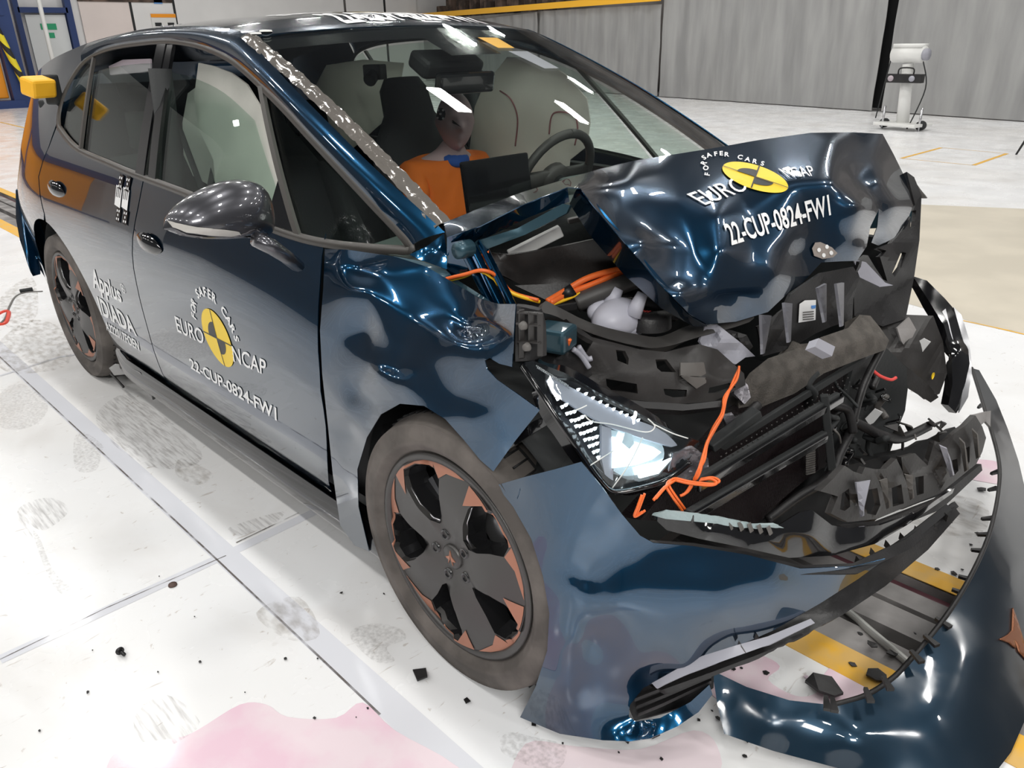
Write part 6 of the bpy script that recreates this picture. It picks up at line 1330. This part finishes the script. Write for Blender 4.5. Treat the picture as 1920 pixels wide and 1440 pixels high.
for x, y in ((823, 207), (832, 207), (827, 214), (822, 221), (832, 222)): headpatch('target_dot', [(x + 2.2 * math.cos(k * .7854), y + 2.2 * math.sin(k * .7854)) for k in range(8)], 'white', .0035)
sh = [(rel(-.11, 0, -.52), (.175, .13), -1), (rel(-.10, 0, -.30), (.19, .13), 0), (rel(-.07, 0, -.20), (.15, .10), 1), (rel(-.05, 0, -.15), .070, 2), (rel(-.08, -.17, -.205), .080, 2), (rel(-.035, -.215, -.33), .066, 4), (rel(-.08, .17, -.205), .080, 2), (rel(-.035, .215, -.33), .066, 6)]
skin_body('shirt', sh, 'shirt', dm)
skin_body('neck_shield', [(rel(-.05, 0, -.185), .092, -1), (rel(-.02, 0, -.105), .078, 0)], 'bluecloth', dm)
# ================================================================== yellow measuring box clamped to the tail
yb_ = empty('measuring_box', U(85, 165, y=-.78), 'yellow box with black clamp fixed on the rear corner of the car', 'measuring box')
b0 = U(70, 158, y=-.80); MB().box(U(72, 163, y=-.82), (.085, .11, .075), Matrix.Rotation(.35, 3, 'Z') @ Matrix.Rotation(.25, 3, 'Y')).build('box_body', 'yelbox', yb_, smooth=False, bevel=.012)
MB().box(U(98, 168, y=-.76), (.07, .04, .12), Matrix.Rotation(.35, 3, 'Z')).build('box_clamp', 'cabin', yb_, smooth=False, bevel=.008)
MB().box(U(92, 195, y=-.72), (.07, .06, .035), Matrix.Rotation(.35, 3, 'Z')).build('box_foot', 'cabin', yb_, smooth=False, bevel=.008)
# ================================================================== DEBRIS on the floor
def shard(px, py, s, seed, label, group=None, m_='plastic', name='plastic_fragment', z=0):
    random.seed(seed); c = Q(px, py); n = random.randint(4, 6); a0 = random.random() * 6
    ring = [c + Vector((s * random.uniform(.45, 1) * math.cos(a0 + 6.283 * k / n), s * random.uniform(.35, .8) * math.sin(a0 + 6.283 * k / n), .0025 + z + random.uniform(0, s * .2))) for k in range(n)]
    o = MB().prism(ring, (0, 0, max(.002, s * .14))).build(name, m_, None, smooth=False); tag(o, label, 'debris', group); return o
shard(790, 1270, .035, 1, 'long black plastic splinter on the white floor left of the front wheel', name='plastic_splinter')
shard(876, 1316, .016, 2, 'small ribbed black plastic chip on the floor below the front tyre', name='plastic_chip')
shard(1543, 1300, .055, 5, 'largest crumpled black plastic lump in the pink puddle by the fallen strip', name='plastic_lump', z=.01)
shard(1642, 1275, .035, 6, 'black plastic cap piece on the yellow line beside the fallen strip', name='plastic_piece', z=.008)
shard(1840, 920, .026, 7, 'square black plastic chip on the floor between grille frame and fallen strip', name='plastic_chip')
shard(1672, 1228, .026, 8, 'flat black plastic chip lying on the track rail', name='plastic_chip')
shard(1635, 1212, .022, 9, 'small rounded black chip in the track slot', name='plastic_chip')
shard(1222, 1374, .03, 10, 'black plastic shard just below the lower bumper edge', name='plastic_splinter')
shard(1175, 1389, .015, 13, 'black crumb under the middle of the bumper edge', name='plastic_chip')
shard(1512, 1272, .010, 14, 'faint pink curled flake between the puddles', m_='bag2', name='paint_flake')
c = Q(226, 1226); bt = MB(); bt.lathe([(0, .0), (.011, .0), (.011, .003), (0, .004)], c + Vector((0, 0, .011)), 'x', 14); bt.tube([c + Vector((.002, 0, .011)), c + Vector((.022, .004, .009))], .005, 8); tag(bt.build('push_rivet', 'inkblack', None), 'black push rivet lying on the white floor at lower left', 'rivet')
c = Q(324, 1098); tag(MB().lathe([(0, .001), (.013, .002), (.012, .006), (0, .006)], c, 'z', 14).build('rusty_washer', mat('rust', (.10, .06, .05), .7), None), 'small rusty disc on the floor near the slab joint crossing', 'washer')
spots = [(1390, 1255), (1436, 1264), (1528, 1277), (1415, 1237), (1375, 1257), (1597, 1247), (1700, 1058), (1757, 1069), (1788, 1077), (1804, 1070), (1764, 998), (1833, 1003), (1820, 1023), (1848, 1098), (1750, 1250), (1716, 1190), (1612, 1190)]
for i, (px, py) in enumerate(spots): shard(px, py, .006 + .004 * ((i * 7) % 3), 40 + i, 'small black plastic crumb on the floor inside the loop of the fallen strip', 'crumbs inside the loop of the fallen strip', name='plastic_crumb')
spots = [(299, 1082), (376, 1243), (297, 1262), (365, 1158), (536, 1237), (596, 1237), (174, 1221), (640, 1113), (720, 1115), (668, 1347), (590, 1348), (690, 1330), (460, 1300), (165, 1300), (75, 1372)]
for i, (px, py) in enumerate(spots): shard(px, py, .0025 + .002 * ((i * 5) % 3), 80 + i, 'tiny dark speck of debris on the white floor left of the front wheel', 'specks left of the front wheel', name='debris_speck')
spots = [(1055, 1396), (1001, 1360), (1396, 1420), (1335, 1335), (1345, 1348), (1310, 1352), (1160, 1413), (1400, 1390), (1240, 1425)]
for i, (px, py) in enumerate(spots): shard(px, py, .004 + .003 * ((i * 5) % 3), 120 + i, 'dark crumb on the floor in front of the torn bumper corner', 'crumbs in front of the bumper corner', name='debris_speck')
